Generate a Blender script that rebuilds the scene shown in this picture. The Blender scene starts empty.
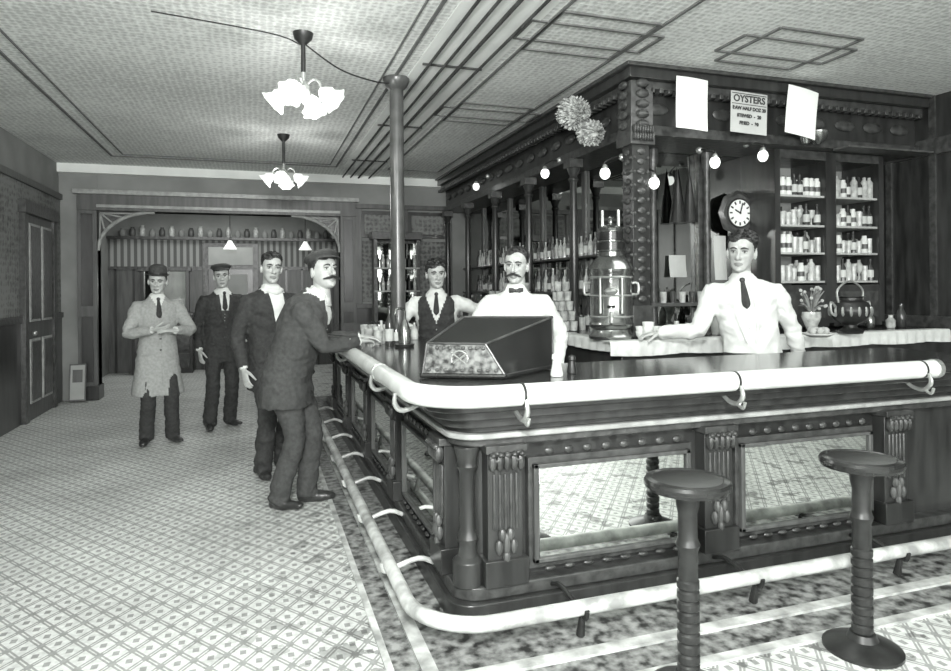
import bpy, math, random
from mathutils import Vector, Matrix, noise
from mathutils.bvhtree import BVHTree
R=random.Random(7)
V=Vector
scene=bpy.context.scene
COL=scene.collection
CEIL=3.25; YW=10.4; XL=-2.55; XR=6.0; YF=-3.0

# ---------------------------------------------------------------- materials
def g(v): return (v*0.97,v*1.0,v*0.965,1)
def newmat(name):
    m=bpy.data.materials.new(name); m.use_nodes=True
    nt=m.node_tree; b=nt.nodes['Principled BSDF']
    return m,nt,b
def mat(name,a,b2=None,rough=.5,metal=0,scale=8,stretch=(1,1,1),bump=0,emit=0,detail=4,spec=None):
    m,nt,b=newmat(name)
    b.inputs['Roughness'].default_value=rough; b.inputs['Metallic'].default_value=metal
    if spec is not None: b.inputs['Specular IOR Level'].default_value=spec
    if b2 is None: b2=a*.85
    tc=nt.nodes.new('ShaderNodeTexCoord'); mp=nt.nodes.new('ShaderNodeMapping')
    mp.inputs['Scale'].default_value=stretch
    n=nt.nodes.new('ShaderNodeTexNoise'); n.inputs['Scale'].default_value=scale; n.inputs['Detail'].default_value=detail
    r=nt.nodes.new('ShaderNodeValToRGB'); r.color_ramp.elements[0].color=g(b2); r.color_ramp.elements[1].color=g(a)
    r.color_ramp.elements[0].position=.35; r.color_ramp.elements[1].position=.65
    L=nt.links.new
    L(tc.outputs['Object'],mp.inputs[0]); L(mp.outputs[0],n.inputs[0]); L(n.outputs['Fac'],r.inputs[0]); L(r.outputs[0],b.inputs['Base Color'])
    if bump:
        bp=nt.nodes.new('ShaderNodeBump'); bp.inputs['Strength'].default_value=bump; bp.inputs['Distance'].default_value=.01
        L(n.outputs['Fac'],bp.inputs['Height']); L(bp.outputs[0],b.inputs['Normal'])
    if emit:
        b.inputs['Emission Color'].default_value=g(1); b.inputs['Emission Strength'].default_value=emit
    return m
class NT:
    def __init__(s,nt): s.nt=nt
    def m(s,op,a,b=0.0,c=None):
        n=s.nt.nodes.new('ShaderNodeMath'); n.operation=op
        for i,x in enumerate((a,b,c)):
            if x is None: continue
            if isinstance(x,(int,float)): n.inputs[i].default_value=x
            else: s.nt.links.new(x,n.inputs[i])
        return n.outputs[0]
def floor_mat(name,light,dark,rough):
    m,nt,b=newmat(name); N=NT(nt); b.inputs['Roughness'].default_value=rough
    tc=nt.nodes.new('ShaderNodeTexCoord'); sp=nt.nodes.new('ShaderNodeSeparateXYZ'); nt.links.new(tc.outputs['Object'],sp.inputs[0])
    x,y=sp.outputs[0],sp.outputs[1]
    s=1/.125
    u=N.m('MULTIPLY',N.m('ADD',x,N.m('MULTIPLY',y,.75)),s); v=N.m('MULTIPLY',N.m('SUBTRACT',x,N.m('MULTIPLY',y,.75)),s)
    fu=N.m('ABSOLUTE',N.m('SUBTRACT',N.m('FRACT',u),.5)); fv=N.m('ABSOLUTE',N.m('SUBTRACT',N.m('FRACT',v),.5))
    line=N.m('LESS_THAN',N.m('MINIMUM',fu,fv),.12)
    gap=N.m('GREATER_THAN',N.m('MINIMUM',fu,fv),.03)
    core=N.m('LESS_THAN',N.m('ADD',N.m('SUBTRACT',.5,fu),N.m('SUBTRACT',.5,fv)),.2)
    knot=N.m('LESS_THAN',N.m('ADD',fu,fv),.2)
    p=N.m('MAXIMUM',N.m('MAXIMUM',N.m('MULTIPLY',line,gap),core),knot)
    n=nt.nodes.new('ShaderNodeTexNoise'); n.inputs['Scale'].default_value=1.3; n.inputs['Detail'].default_value=7; nt.links.new(tc.outputs['Object'],n.inputs[0])
    n2=nt.nodes.new('ShaderNodeTexNoise'); n2.inputs['Scale'].default_value=35; n2.inputs['Detail'].default_value=4; nt.links.new(tc.outputs['Object'],n2.inputs[0])
    w=N.m('MULTIPLY_ADD',n.outputs['Fac'],.9,.55)
    w2=N.m('MULTIPLY_ADD',n2.outputs['Fac'],.9,.55)
    mr=nt.nodes.new('ShaderNodeMapRange'); mr.inputs[1].default_value=-.6; mr.inputs[2].default_value=.5; mr.inputs[3].default_value=0; mr.inputs[4].default_value=1
    nt.links.new(x,mr.inputs[0])
    n3=nt.nodes.new('ShaderNodeTexNoise'); n3.inputs['Scale'].default_value=7; n3.inputs['Detail'].default_value=8; nt.links.new(tc.outputs['Object'],n3.inputs[0])
    dirt=N.m('MULTIPLY',mr.outputs[0],N.m('GREATER_THAN',n3.outputs['Fac'],.585))
    val=N.m('SUBTRACT',light,N.m('MULTIPLY',p,light-dark))
    val=N.m('MULTIPLY',N.m('MULTIPLY',val,w),w2)
    val=N.m('MULTIPLY',val,N.m('SUBTRACT',1,N.m('MULTIPLY',dirt,.55)))
    cb=nt.nodes.new('ShaderNodeCombineColor')
    nt.links.new(N.m('MULTIPLY',val,.97),cb.inputs[0]); nt.links.new(val,cb.inputs[1]); nt.links.new(N.m('MULTIPLY',val,.965),cb.inputs[2])
    nt.links.new(cb.outputs[0],b.inputs['Base Color'])
    return m
def pattern_mat(name,a,b2,scale,rough=.7,bump=.15,nz=1.0):
    m,nt,b=newmat(name); b.inputs['Roughness'].default_value=rough; L=nt.links.new
    tc=nt.nodes.new('ShaderNodeTexCoord')
    v=nt.nodes.new('ShaderNodeTexVoronoi'); v.inputs['Scale'].default_value=scale; v.inputs['Randomness'].default_value=.35
    L(tc.outputs['Object'],v.inputs[0])
    n=nt.nodes.new('ShaderNodeTexNoise'); n.inputs['Scale'].default_value=1.2; n.inputs['Detail'].default_value=6; L(tc.outputs['Object'],n.inputs[0])
    n2=nt.nodes.new('ShaderNodeTexNoise'); n2.inputs['Scale'].default_value=scale*2.2; n2.inputs['Detail'].default_value=3; L(tc.outputs['Object'],n2.inputs[0])
    N=NT(nt); f=N.m('ADD',N.m('MULTIPLY',v.outputs['Distance'],.9),N.m('MULTIPLY',N.m('SUBTRACT',n.outputs['Fac'],.5),nz))
    f=N.m('ADD',f,N.m('MULTIPLY',N.m('SUBTRACT',n2.outputs['Fac'],.5),.9))
    r=nt.nodes.new('ShaderNodeValToRGB'); r.color_ramp.elements[0].color=g(b2); r.color_ramp.elements[1].color=g(a)
    r.color_ramp.elements[0].position=.15; r.color_ramp.elements[1].position=.6
    L(f,r.inputs[0]); L(r.outputs[0],b.inputs['Base Color'])
    bp=nt.nodes.new('ShaderNodeBump'); bp.inputs['Strength'].default_value=bump; bp.inputs['Distance'].default_value=.01
    L(v.outputs['Distance'],bp.inputs['Height']); L(bp.outputs[0],b.inputs['Normal'])
    return m
def stripe_mat(name,a,b2,freq):
    m,nt,b=newmat(name); b.inputs['Roughness'].default_value=.7; N=NT(nt)
    tc=nt.nodes.new('ShaderNodeTexCoord'); sp=nt.nodes.new('ShaderNodeSeparateXYZ'); nt.links.new(tc.outputs['Object'],sp.inputs[0])
    f=N.m('LESS_THAN',N.m('FRACT',N.m('MULTIPLY',N.m('ADD',sp.outputs[0],sp.outputs[1]),freq)),.5)
    r=nt.nodes.new('ShaderNodeValToRGB'); r.color_ramp.elements[0].color=g(a); r.color_ramp.elements[1].color=g(b2)
    nt.links.new(f,r.inputs[0]); nt.links.new(r.outputs[0],b.inputs['Base Color']); return m

WOOD=mat('dark_mahogany',.036,.016,rough=.28,scale=5,stretch=(3,3,.5))
WOOD2=mat('carved_mahogany',.062,.026,rough=.33,scale=18,bump=.5)
WOODL=mat('pale_wood_moulding',.40,.26,rough=.3,scale=14)
WOODM=mat('mid_wood',.09,.05,rough=.42,scale=5,stretch=(4,4,.5))
BARTOP=mat('bar_top_polished',.04,.02,rough=.16,scale=3,stretch=(1,4,1))
RAILM=mat('pale_polished_rail',.82,.66,rough=.22,scale=6)
BRASS=mat('brass_light',.6,.4,rough=.28,metal=.7,scale=10)
NICKEL=mat('nickel_plate',.36,.2,rough=.2,metal=.9,scale=6)
IRON=mat('dark_iron',.032,.018,rough=.38,metal=.3,scale=20)
PIPE=mat('painted_pipe',.08,.045,rough=.3,scale=8)
PIPE2=mat('gas_pipe',.07,.04,rough=.8,scale=8,spec=.1)
WHITE=mat('white_cloth',.74,.6,rough=.8,scale=12,bump=.2)
PAPER=mat('paper',.85,.78,rough=.8,scale=3)
PAPERG=mat('paper_grey',.45,.36,rough=.8,scale=3)
INK=mat('ink',.03,.02,rough=.7)
PLASTER=mat('plaster_wall',.27,.2,rough=.85,scale=2)
CEILM=pattern_mat('stamped_ceiling',.84,.5,20,bump=.35,nz=.6)
CEILB=mat('ceiling_band',.88,.78,rough=.7,scale=3)
STENCIL=mat('ceiling_stencil',.14,.09,rough=.7,scale=10)
WALLP=pattern_mat('figured_wallpaper',.20,.06,14)
STRIPE=stripe_mat('striped_wainscot',.30,.09,9)
FLOOR=floor_mat('patterned_linoleum',.66,.30,.5)
FLOORD=mat('dark_worn_boards',.34,.02,rough=.5,scale=13,stretch=(1.5,1.5,1),detail=12)
MARBLE=mat('pale_marble',.74,.28,rough=.35,scale=9,detail=8)
MARBD=mat('mottled_marble',.22,.015,rough=.28,scale=34,detail=8)
BLACK=mat('black_lacquer',.02,.012,rough=.2,scale=4)
GLASSW=mat('clear_glassware',.55,.3,rough=.12,scale=20)
BOTTLE=mat('bottle_glass',.05,.03,rough=.1)
LABEL=mat('bottle_label',.6,.45,rough=.7)
GLOW=mat('lit_frosted_glass',.85,.7,rough=.4,emit=.6)
BULB=mat('lit_bulb',.9,.9,rough=.4,emit=2.2)
MIRROR=mat('aged_mirror',.34,.24,rough=.03,metal=1,scale=2)
MIRRORP=mat('panel_mirror',.85,.72,rough=.02,metal=1,scale=3)
SKIN=mat('skin',.46,.37,rough=.5,scale=25)
SKIND=mat('lips_skin',.22,.18,rough=.5)
EYEW=mat('eye_white',.5,.45,rough=.2)
HAIR=mat('dark_hair',.03,.010,rough=.5,scale=60,bump=.5)
SUIT=mat('dark_wool_suit',.034,.018,rough=.85,scale=40,bump=.25)
SUIT2=mat('charcoal_wool',.05,.032,rough=.85,scale=40,bump=.25)
SUITM=mat('mid_wool',.09,.055,rough=.85,scale=40,bump=.25)
COAT=mat('pale_overcoat',.34,.27,rough=.85,scale=40,bump=.25)
SHIRT=mat('white_shirt',.74,.62,rough=.8,scale=14,bump=.2)
SHOE=mat('black_leather',.035,.02,rough=.3)
LEAF=mat('foliage',.25,.10,rough=.6,scale=20)
FEATHER=mat('pale_feathers',.6,.12,rough=.8,scale=30,bump=.6)

# ---------------------------------------------------------------- geometry helpers
def catmull(P,n):
    out=[]
    for i in range(len(P)-1):
        p0=P[max(i-1,0)];p1=P[i];p2=P[i+1];p3=P[min(i+2,len(P)-1)]
        for k in range(n):
            t=k/n
            out.append([.5*((2*b)+(-a+c)*t+(2*a-5*b+4*c-d)*t*t+(-a+3*b-3*c+d)*t**3) for a,b,c,d in zip(p0,p1,p2,p3)])
    out.append(list(P[-1])); return out
def tube_geo(path,rad,seg=14,lat=None,n=0,power=2.0,cap=True):
    rr=[(r,r) if isinstance(r,(int,float)) else r for r in (rad if isinstance(rad,list) else [rad]*len(path))]
    if n:
        Q=catmull([tuple(p)+tuple(r) for p,r in zip(path,rr)],n)
        path=[V(q[:3]) for q in Q]; rr=[(max(q[3],1e-4),max(q[4],1e-4)) for q in Q]
    path=[V(p) for p in path]
    vs=[];fs=[];a=None
    for i,p in enumerate(path):
        t=(path[min(i+1,len(path)-1)]-path[max(i-1,0)])
        t=t.normalized() if t.length>1e-9 else V((0,0,1))
        ref=V(lat) if lat is not None else (a if a is not None else (V((1,0,0)) if abs(t.x)<.8 else V((0,1,0))))
        a=ref-t*ref.dot(t)
        if a.length<1e-4: a=t.orthogonal()
        a.normalize(); b=t.cross(a)
        for k in range(seg):
            th=2*math.pi*k/seg; c,s=math.cos(th),math.sin(th)
            c=math.copysign(abs(c)**(2/power),c); s=math.copysign(abs(s)**(2/power),s)
            vs.append(p+a*c*rr[i][0]+b*s*rr[i][1])
    m=len(path)
    for i in range(m-1):
        for k in range(seg):
            k2=(k+1)%seg
            fs.append((i*seg+k,i*seg+k2,(i+1)*seg+k2,(i+1)*seg+k))
    if cap:
        fs.append(tuple(reversed(range(seg)))); fs.append(tuple((m-1)*seg+k for k in range(seg)))
    return vs,fs
def ell_geo(c,r,seg=14,rings=9,M=None):
    vs=[];fs=[]
    c=V(c); r=V((r,r,r)) if isinstance(r,(int,float)) else V(r)
    pts=[V((0,0,1))]
    for i in range(1,rings):
        ph=math.pi*i/rings
        for k in range(seg):
            th=2*math.pi*k/seg
            pts.append(V((math.sin(ph)*math.cos(th),math.sin(ph)*math.sin(th),math.cos(ph))))
    pts.append(V((0,0,-1)))
    for p in pts:
        q=V((p.x*r.x,p.y*r.y,p.z*r.z))
        if M is not None: q=M@q
        vs.append(c+q)
    for k in range(seg): fs.append((0,1+k,1+(k+1)%seg))
    for i in range(rings-2):
        for k in range(seg):
            a=1+i*seg;b=a+seg;k2=(k+1)%seg
            fs.append((a+k,b+k,b+k2,a+k2))
    l=len(vs)-1;a=1+(rings-2)*seg
    for k in range(seg): fs.append((l,a+(k+1)%seg,a+k))
    return vs,fs
class MB:
    def __init__(s): s.v=[];s.f=[];s.m=[];s.mats=[]
    def add(s,geo,mat,M=None):
        vs,fs=geo
        if mat not in s.mats: s.mats.append(mat)
        mi=s.mats.index(mat); o=len(s.v)
        s.v+= [M@V(v) for v in vs] if M is not None else [V(v) for v in vs]
        for f in fs: s.f.append(tuple(i+o for i in f)); s.m.append(mi)
        return s
    def bx(s,x0,x1,y0,y1,z0,z1,mat,M=None):
        if x0>x1:x0,x1=x1,x0
        if y0>y1:y0,y1=y1,y0
        if z0>z1:z0,z1=z1,z0
        vs=[(x0,y0,z0),(x1,y0,z0),(x1,y1,z0),(x0,y1,z0),(x0,y0,z1),(x1,y0,z1),(x1,y1,z1),(x0,y1,z1)]
        fs=[(0,3,2,1),(4,5,6,7),(0,1,5,4),(1,2,6,5),(2,3,7,6),(3,0,4,7)]
        return s.add((vs,fs),mat,M)
    def tube(s,path,r,mat,seg=10,lat=None,n=0,M=None,power=2.0): return s.add(tube_geo(path,r,seg,lat,n,power),mat,M)
    def ell(s,c,r,mat,seg=12,rings=8,M=None,MM=None): return s.add(ell_geo(c,r,seg,rings,M),mat,MM)
    def lathe(s,prof,c,mat,seg=20,M=None,ruf=0,nr=6):
        vs=[];fs=[];c=V(c)
        for j,(r,z) in enumerate(prof):
            for k in range(seg):
                th=2*math.pi*k/seg; q=r*(1+ruf*(j/len(prof))*math.cos(nr*th))
                p=V((q*math.cos(th),q*math.sin(th),z))
                vs.append(c+(M@p if M is not None else p))
        m=len(prof)
        for i in range(m-1):
            for k in range(seg):
                k2=(k+1)%seg; fs.append((i*seg+k,i*seg+k2,(i+1)*seg+k2,(i+1)*seg+k))
        if prof[0][0]>1e-3: fs.append(tuple(reversed(range(seg))))
        if prof[-1][0]>1e-3: fs.append(tuple((m-1)*seg+k for k in range(seg)))
        return s.add((vs,fs),mat)
    def prism(s,poly,z0,z1,mat,M=None):
        n=len(poly); vs=[(x,y,z0) for x,y in poly]+[(x,y,z1) for x,y in poly]
        fs=[tuple(reversed(range(n))),tuple(range(n,2*n))]+[(i,(i+1)%n,n+(i+1)%n,n+i) for i in range(n)]
        return s.add((vs,fs),mat,M)
    def build(s,name,parent=None,bevel=0,sharp=35,smooth=True):
        me=bpy.data.meshes.new(name); me.from_pydata([tuple(v) for v in s.v],[],s.f)
        for m in s.mats: me.materials.append(m)
        me.polygons.foreach_set('material_index',s.m)
        me.polygons.foreach_set('use_smooth',[smooth]*len(s.f))
        me.update()
        if smooth: me.set_sharp_from_angle(angle=math.radians(sharp))
        ob=bpy.data.objects.new(name,me); COL.objects.link(ob)
        if parent: ob.parent=parent
        if bevel:
            b=ob.modifiers.new('bevel','BEVEL'); b.width=bevel; b.segments=2; b.limit_method='ANGLE'; b.angle_limit=math.radians(50)
        return ob
def empty(name):
    e=bpy.data.objects.new(name,None); COL.objects.link(e); return e

# ---------------------------------------------------------------- camera
cam=bpy.data.cameras.new('camera'); co=bpy.data.objects.new('camera',cam); COL.objects.link(co)
cam.sensor_width=36; cam.lens=664/951*36; cam.shift_y=-47.5/951; cam.clip_start=.05
YAW=math.radians(18.3)
co.matrix_world=Matrix.Translation((0,0,1.5))@Matrix.Rotation(-YAW,4,'Z')@Matrix.Rotation(math.radians(90),4,'X')@Matrix.Rotation(math.radians(-0.5),4,'Z')
scene.camera=co
FW=V((math.sin(YAW),math.cos(YAW),0)); RT=V((math.cos(YAW),-math.sin(YAW),0))
def pix(u,v,d):
    return FW*d+RT*((u-475.5)/664*d)+V((0,0,1.5+(288-v)*d/664))

# ---------------------------------------------------------------- room shell
MB().bx(XL-.2,XR+.2,YF-.2,14.2,-.1,0,FLOOR).build('floor',smooth=False)
MB().bx(XL-.2,XR+.2,YF-.2,14.2,CEIL,CEIL+.1,CEILM).build('ceiling',smooth=False)
w=MB(); w.bx(XL-.15,XL,YF,14,0,CEIL,PLASTER); w.bx(XL,XL+.03,YF,YW,0,1.15,WOOD); w.bx(XL,XL+.05,YF,YW,1.15,1.22,WOOD2)
w.bx(XL,XL+.02,YF,YW,1.22,2.75,WALLP); w.bx(XL,XL+.05,YF,YW,2.75,2.83,WOODM)
w.build('wall_left',bevel=.004)
w=MB(); w.bx(XR,XR+.15,YF,14,0,CEIL,WOOD)
for i in range(22): w.bx(XR-.02,XR,YF+.3+i*.45,YF+.36+i*.45,0,CEIL,WOOD2)
w.bx(XR-.03,XR,YF,7,1.1,1.2,WOOD2); w.bx(XR-.04,XR,YF,7,2.7,2.85,WOOD2)
w.build('wall_right')
w=MB()
for a,b in ((XL,-1.9),(-.1,.5),(2.6,3.2),(5.4,XR)): w.bx(a,b,YF-.15,YF,0,CEIL,PLASTER)
w.bx(XL,XR,YF-.15,YF,0,.7,WOOD); w.bx(XL,XR,YF-.15,YF,2.9,CEIL,PLASTER)
w.build('wall_front')
GLOWPANE=mat('added_glow_pane',.9,.9,rough=.2,emit=1.2)  # glowing panes added to light the room from behind the camera
for i,(a,b) in enumerate(((-1.9,-.1),(.5,2.6),(3.2,5.4))):
    q=MB(); q.bx(a,b,YF-.1,YF-.08,.7,2.9,GLOWPANE)
    for x in (a,(a+b)/2,b): q.bx(x-.03,x+.03,YF-.12,YF+.01,.7,2.9,WOOD)
    for z in (.7,2.2,2.9): q.bx(a,b,YF-.12,YF+.01,z-.03,z+.03,WOOD)
    q.build('added_window_%d'%(i+1))  # unseen windows, added to hold the glowing panes
AX0,AX1,AZ=-2.08,1.24,2.62
w=MB()
w.bx(XL,AX0,YW,YW+.2,0,CEIL,PLASTER); w.bx(AX1,XR,YW,YW+.2,0,CEIL,PLASTER); w.bx(AX0,AX1,YW,YW+.2,AZ,CEIL,PLASTER)
w.build('wall_back',bevel=.004)
t=MB()
F0=YW-.06
for x0,x1 in ((AX0-.24,AX0),(AX1,AX1+.24)):
    t.bx(x0,x1,F0,YW+.22,0,AZ-.001,WOODM); t.bx(x0+.05,x1-.05,F0-.015,F0,.25,1.15,WOOD); t.bx(x0+.05,x1-.05,F0-.015,F0,1.3,AZ-.05,WOOD)
    t.bx(x0-.02,x1+.02,F0-.03,YW+.23,0,.2,WOOD)
t.bx(AX0-.24,AX1+.24,F0-.005,YW+.22,AZ,AZ+.22,WOODM); t.bx(AX0-.28,AX1+.28,F0-.06,YW+.2,AZ+.22,AZ+.28,WOODL)
t.bx(AX0,AX1,F0-.02,F0-.004,AZ+.04,AZ+.08,WOODL)
for sgn,xc in ((1,AX0),(-1,AX1)):
    rw,rh=.72,.55
    arc=[(xc+sgn*rw*(1-math.cos(a)),AZ-rh*(1-math.sin(a))) for a in [i*math.pi/2/12 for i in range(13)]]
    poly=[(xc,AZ)]+arc
    if sgn>0: poly=poly[::-1]
    M=Matrix(((1,0,0,0),(0,0,-1,YW+.12),(0,1,0,0),(0,0,0,1)))
    t.prism(poly,0,.08,WOOD2,M)
    t.tube([(x,YW+.02,z) for x,z in arc],.025,WOODL,seg=8)
    for a in (.25,.5,.75,1.0,1.25): 
        t.tube([(xc+sgn*.03,YW+.02,AZ-.03),(xc+sgn*rw*(1-math.cos(a))*.95,YW+.02,AZ-rh*(1-math.sin(a))*.95)],.012,WOODL,seg=6)
t.build('trim_arch',bevel=.004)
t=MB()
t.bx(AX1+.24,3.3,YW-.03,YW,0,1.2,WOOD); t.bx(AX1+.24,3.3,YW-.07,YW,1.2,1.27,WOODM)
for a,b in ((1.55,2.2),(2.3,2.95)):
    t.bx(a,b,YW-.04,YW,2.3,2.72,WOOD); t.bx(a+.06,b-.06,YW-.05,YW-.03,2.36,2.66,WALLP)
t.bx(AX1+.24,3.3,YW-.08,YW,2.75,2.82,WOODM)
for x in (1.52,2.25,2.98): t.bx(x-.05,x+.05,YW-.06,YW,1.27,2.75,WOODM)
for a,b in ((1.57,2.2),(2.3,2.93)):
    t.bx(a,b,YW-.02,YW,1.3,2.25,WALLP)
t.build('trim_panelling',bevel=.004)
c=MB(); c.bx(1.70,2.40,YW-.4,YW-.09,0,1.0,WOOD); c.bx(1.70,2.40,YW-.3,YW-.25,1.0,2.2,MIRROR)
for x in (1.72,2.05,2.38): c.bx(x-.03,x+.03,YW-.41,YW-.24,1.0,2.25,WOOD2)
c.bx(1.66,2.44,YW-.46,YW-.2,2.25,2.36,WOOD2)
for z in (1.45,1.8):
    c.bx(1.70,2.40,YW-.42,YW-.28,z,z+.025,WOODL)
    for i in range(8):
        c.lathe([(.025,0),(.03,.12),(.012,.15),(.012,.2)],(1.76+i*.082,YW-.36,z+.025),GLASSW if i%3 else BOTTLE,seg=8)
c.build('sideboard',bevel=.004)
d=MB(); X=XL+.05
d.bx(XL+.001,X+.03,8.72,8.84,0,2.45,WOOD2); d.bx(XL+.001,X+.03,9.86,9.98,0,2.45,WOOD2); d.bx(XL+.001,X+.05,8.68,10.02,2.4,2.55,WOOD2)
d.bx(XL+.001,X,8.84,9.86,0,2.4,WOODM)
for y0,y1 in ((8.92,9.3),(9.4,9.78)):
    for z0,z1 in ((.2,.95),(1.15,2.3)): 
        d.bx(X,X+.02,y0,y1,z0,z1,WOODL); d.bx(X+.005,X+.03,y0+.03,y1-.03,z0+.03,z1-.03,WOOD2)
d.ell((X+.06,8.92,1.02),.03,BRASS)
d.build('door_1',bevel=.004)
w=MB(); YB=13.6
w.bx(XL,XR,YB,YB+.15,0,CEIL,PLASTER); w.bx(XL,AX1+1.2,YB-.03,YB,1.95,2.45,STRIPE); w.bx(XL,AX1+1.2,YB-.03,YB,0,1.95,WOODM)
w.bx(XL,AX1+1.2,YB-.18,YB,2.45,2.5,WOOD2); w.bx(XL,AX1+1.2,YB-.05,YB,1.88,1.95,WOOD2)
for i in range(16): w.bx(XL+.1+i*.3,XL+.14+i*.3,YB-.05,YB,0,1.9,WOOD)
w.build('wall_back_room')
MB().bx(2.4,2.5,YW+.2,YB,0,CEIL,PLASTER).build('wall_back_room_side')
j=MB()
for i in range(26):
    x=XL+.25+i*.165; h=.14+.06*((i*7)%3)/2
    j.lathe([(.04,0),(.055,.03),(.05,h*.7),(.03,h*.9),(.035,h)],(x,YB-.1,2.502),(PLASTER,WOODM,GLASSW)[i%3],seg=10)
j.build('stein_collection')
d=MB(); d.bx(-.95,.05,YB-.08,YB-.001,0,2.4,WOOD2); d.bx(-.85,-.05,YB-.1,YB-.06,0,1.9,WOOD); d.bx(-.85,-.05,YB-.1,YB-.06,1.98,2.32,PAPERG); d.bx(-.75,-.15,YB-.12,YB-.1,1.0,1.8,PLASTER); d.build('door_2',bevel=.004)
s=MB(); s.bx(-2.1,-1.1,YB-.5,YB-.06,.0,1.05,WOOD); s.bx(-2.12,-1.08,YB-.52,YB-.06,1.05,1.09,WOOD2)
for x in (-2.0,-1.24): s.bx(x,x+.06,YB-.2,YB-.06,1.09,1.9,WOOD)
s.bx(-2.04,-1.14,YB-.22,YB-.06,1.86,1.93,WOOD2); s.bx(-1.94,-1.24,YB-.14,YB-.1,1.15,1.86,MIRROR)
for k in range(3): s.bx(-2.05,-1.15,YB-.52,YB-.5,.1+k*.32,.36+k*.32,WOOD2); s.ell((-1.6,YB-.53,.23+k*.32),.02,BRASS)
s.build('dresser',bevel=.005)
for x,yy in ((-.42,12.3),(.85,12.3)):
    p=MB(); p.tube([(x,yy,CEIL),(x,yy,2.35)],.008,IRON,seg=6); p.lathe([(.03,.14),(.05,.1),(.11,.0),(.115,-.01)],(x,yy,2.22),GLOW,seg=18); p.lathe([(.06,0),(.06,.02),(.02,.04)],(x,yy,CEIL-.04),IRON,seg=12); p.build('pendant_lamp')
p=MB(); M=Matrix.Translation((-2.3,10.2,.02))@Matrix.Rotation(math.radians(-8),4,'X')
p.bx(-.1,.1,-.02,0,0,.5,WOODM,M); p.bx(-.085,.085,-.025,-.02,.02,.48,PAPERG,M); p.bx(-.06,.06,-.027,-.025,.25,.42,WOODM,M); p.build('framed_notice')

# ceiling bands & stencil lines
t=MB(); z=CEIL-.012
def strip(x0,y0,x1,y1,wd=.03,m=STENCIL,zz=z):
    a=V((x0,y0,0));b=V((x1,y1,0)); dd=(b-a).normalized(); nn=V((-dd.y,dd.x,0))*wd/2
    P=[a-nn,b-nn,b+nn,a+nn]; t.prism([(p.x,p.y) for p in P],zz,CEIL+.005,m)
def rect(x0,y0,x1,y1,wd=.03):
    strip(x0,y0,x1,y0,wd,zz=z);strip(x1,y0,x1,y1,wd,zz=z-.001);strip(x1,y1,x0,y1,wd,zz=z);strip(x0,y1,x0,y0,wd,zz=z-.001)
rect(-1.75,-2,1.10,9.6,.022); rect(1.85,-2,2.6,9.6,.02); rect(-1.6,-1.9,1.0,9.45,.01)
for cx,cy in ((2.22,4.15),(3.75,3.95),(2.22,6.3)):
    rect(cx-.36,cy-.34,cx+.36,cy+.34,.024); rect(cx-.5,cy-.16,cx+.5,cy+.16,.024)
t.bx(1.2,1.78,-2,9.6,z+.006,CEIL+.003,CEILB)
t.bx(XL,3,YW-.08,YW,CEIL-.12,CEIL,CEILB)
t.build('trim_ceiling')
t=MB()
for i,x in enumerate((1.28,1.40,1.52,1.68)): 
    t.tube([(x,-2.5,CEIL-.03),(x,YW-.09,CEIL-.03)],.011 if i!=2 else .014,PIPE2,seg=8)
for y in (1,3,5,7,9): t.bx(1.24,1.72,y-.01,y+.01,CEIL-.02,CEIL,PIPE2)
t.build('ceiling_pipes')

t=MB()
t.bx(.47,.50,2.2,9.5,0,.014,MARBLE); t.bx(.50,.60,2.25,9.5,0,.006,FLOORD); t.bx(.60,.66,2.46,9.5,0,.02,MARBLE)
t.bx(.50,4.2,2.20,2.25,0,.012,MARBLE); t.bx(.60,4.2,2.25,2.40,0,.007,FLOORD); t.bx(.66,4.2,2.40,2.46,0,.018,MARBLE)
t.bx(.66,4.2,2.46,2.9,0,.009,FLOORD); t.bx(.66,.92,2.9,9.5,0,.008,FLOORD)
t.build('floor_drain_trough')

# ---------------------------------------------------------------- bar
BH=1.07
bar=empty('bar_counter')
BX,BY=.89,2.88; XE=4.1; YE=8.6
def loutline(x,y,xi,yi,r,n=8):
    pts=[]
    for i in range(n+1):
        a=math.pi+ (math.pi/2)*i/n
        pts.append((x+r+r*math.cos(a),y+r+r*math.sin(a)))
    return [(x,YE)]+pts+[(XE,y),(XE,yi),(xi,yi),(xi,YE)]
b=MB()
b.prism(loutline(BX+.03,BY+.03,1.36,3.36,.1),0.1,.95,WOOD)
b.prism(loutline(BX-.08,BY-.08,1.36,3.36,.12),0,.09,WOOD)
b.prism(loutline(BX-.05,BY-.05,1.36,3.36,.12),.09,.15,WOOD2)
for i,(o,z0,z1,m) in enumerate(((.04,.78,.82,WOOD2),(.075,.82,.845,WOODL),(.05,.845,.875,WOOD),(.09,.875,.92,WOOD),(.14,.92,.965,WOOD),(.2,.965,1.01,WOOD))):  # pale moulding band: its highlight is put into the wood colour
    b.prism(loutline(BX-o,BY-o,1.37,3.37,.12+o*.4),z0,z1,m)
b.build('bar_body',bar,bevel=.006)
b=MB(); b.prism(loutline(.655,2.635,1.42,3.42,.26),1.01,BH,BARTOP)
b.build('bar_top',bar,bevel=.01)
b=MB()
r=.27;rx,ry=.64,2.62
path=[(rx,YE,1.045)]+[(rx,yy,1.045) for yy in (7,6,5,4,3.4)]
for i in range(0,11):
    a=math.pi+(math.pi/2)*i/10; path.append((rx+r+r*math.cos(a),ry+r+r*math.sin(a),1.045))
path+=[(1.5,ry,1.045),(2.5,ry,1.045),(3.46,ry,1.045)]
b.tube(path,.047,RAILM,seg=18)
for yy in (3.6,5.2,6.8):
    b.tube([(rx,yy-.01,1.045),(rx,yy+.01,1.045)],.050,BRASS,seg=18)
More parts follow.
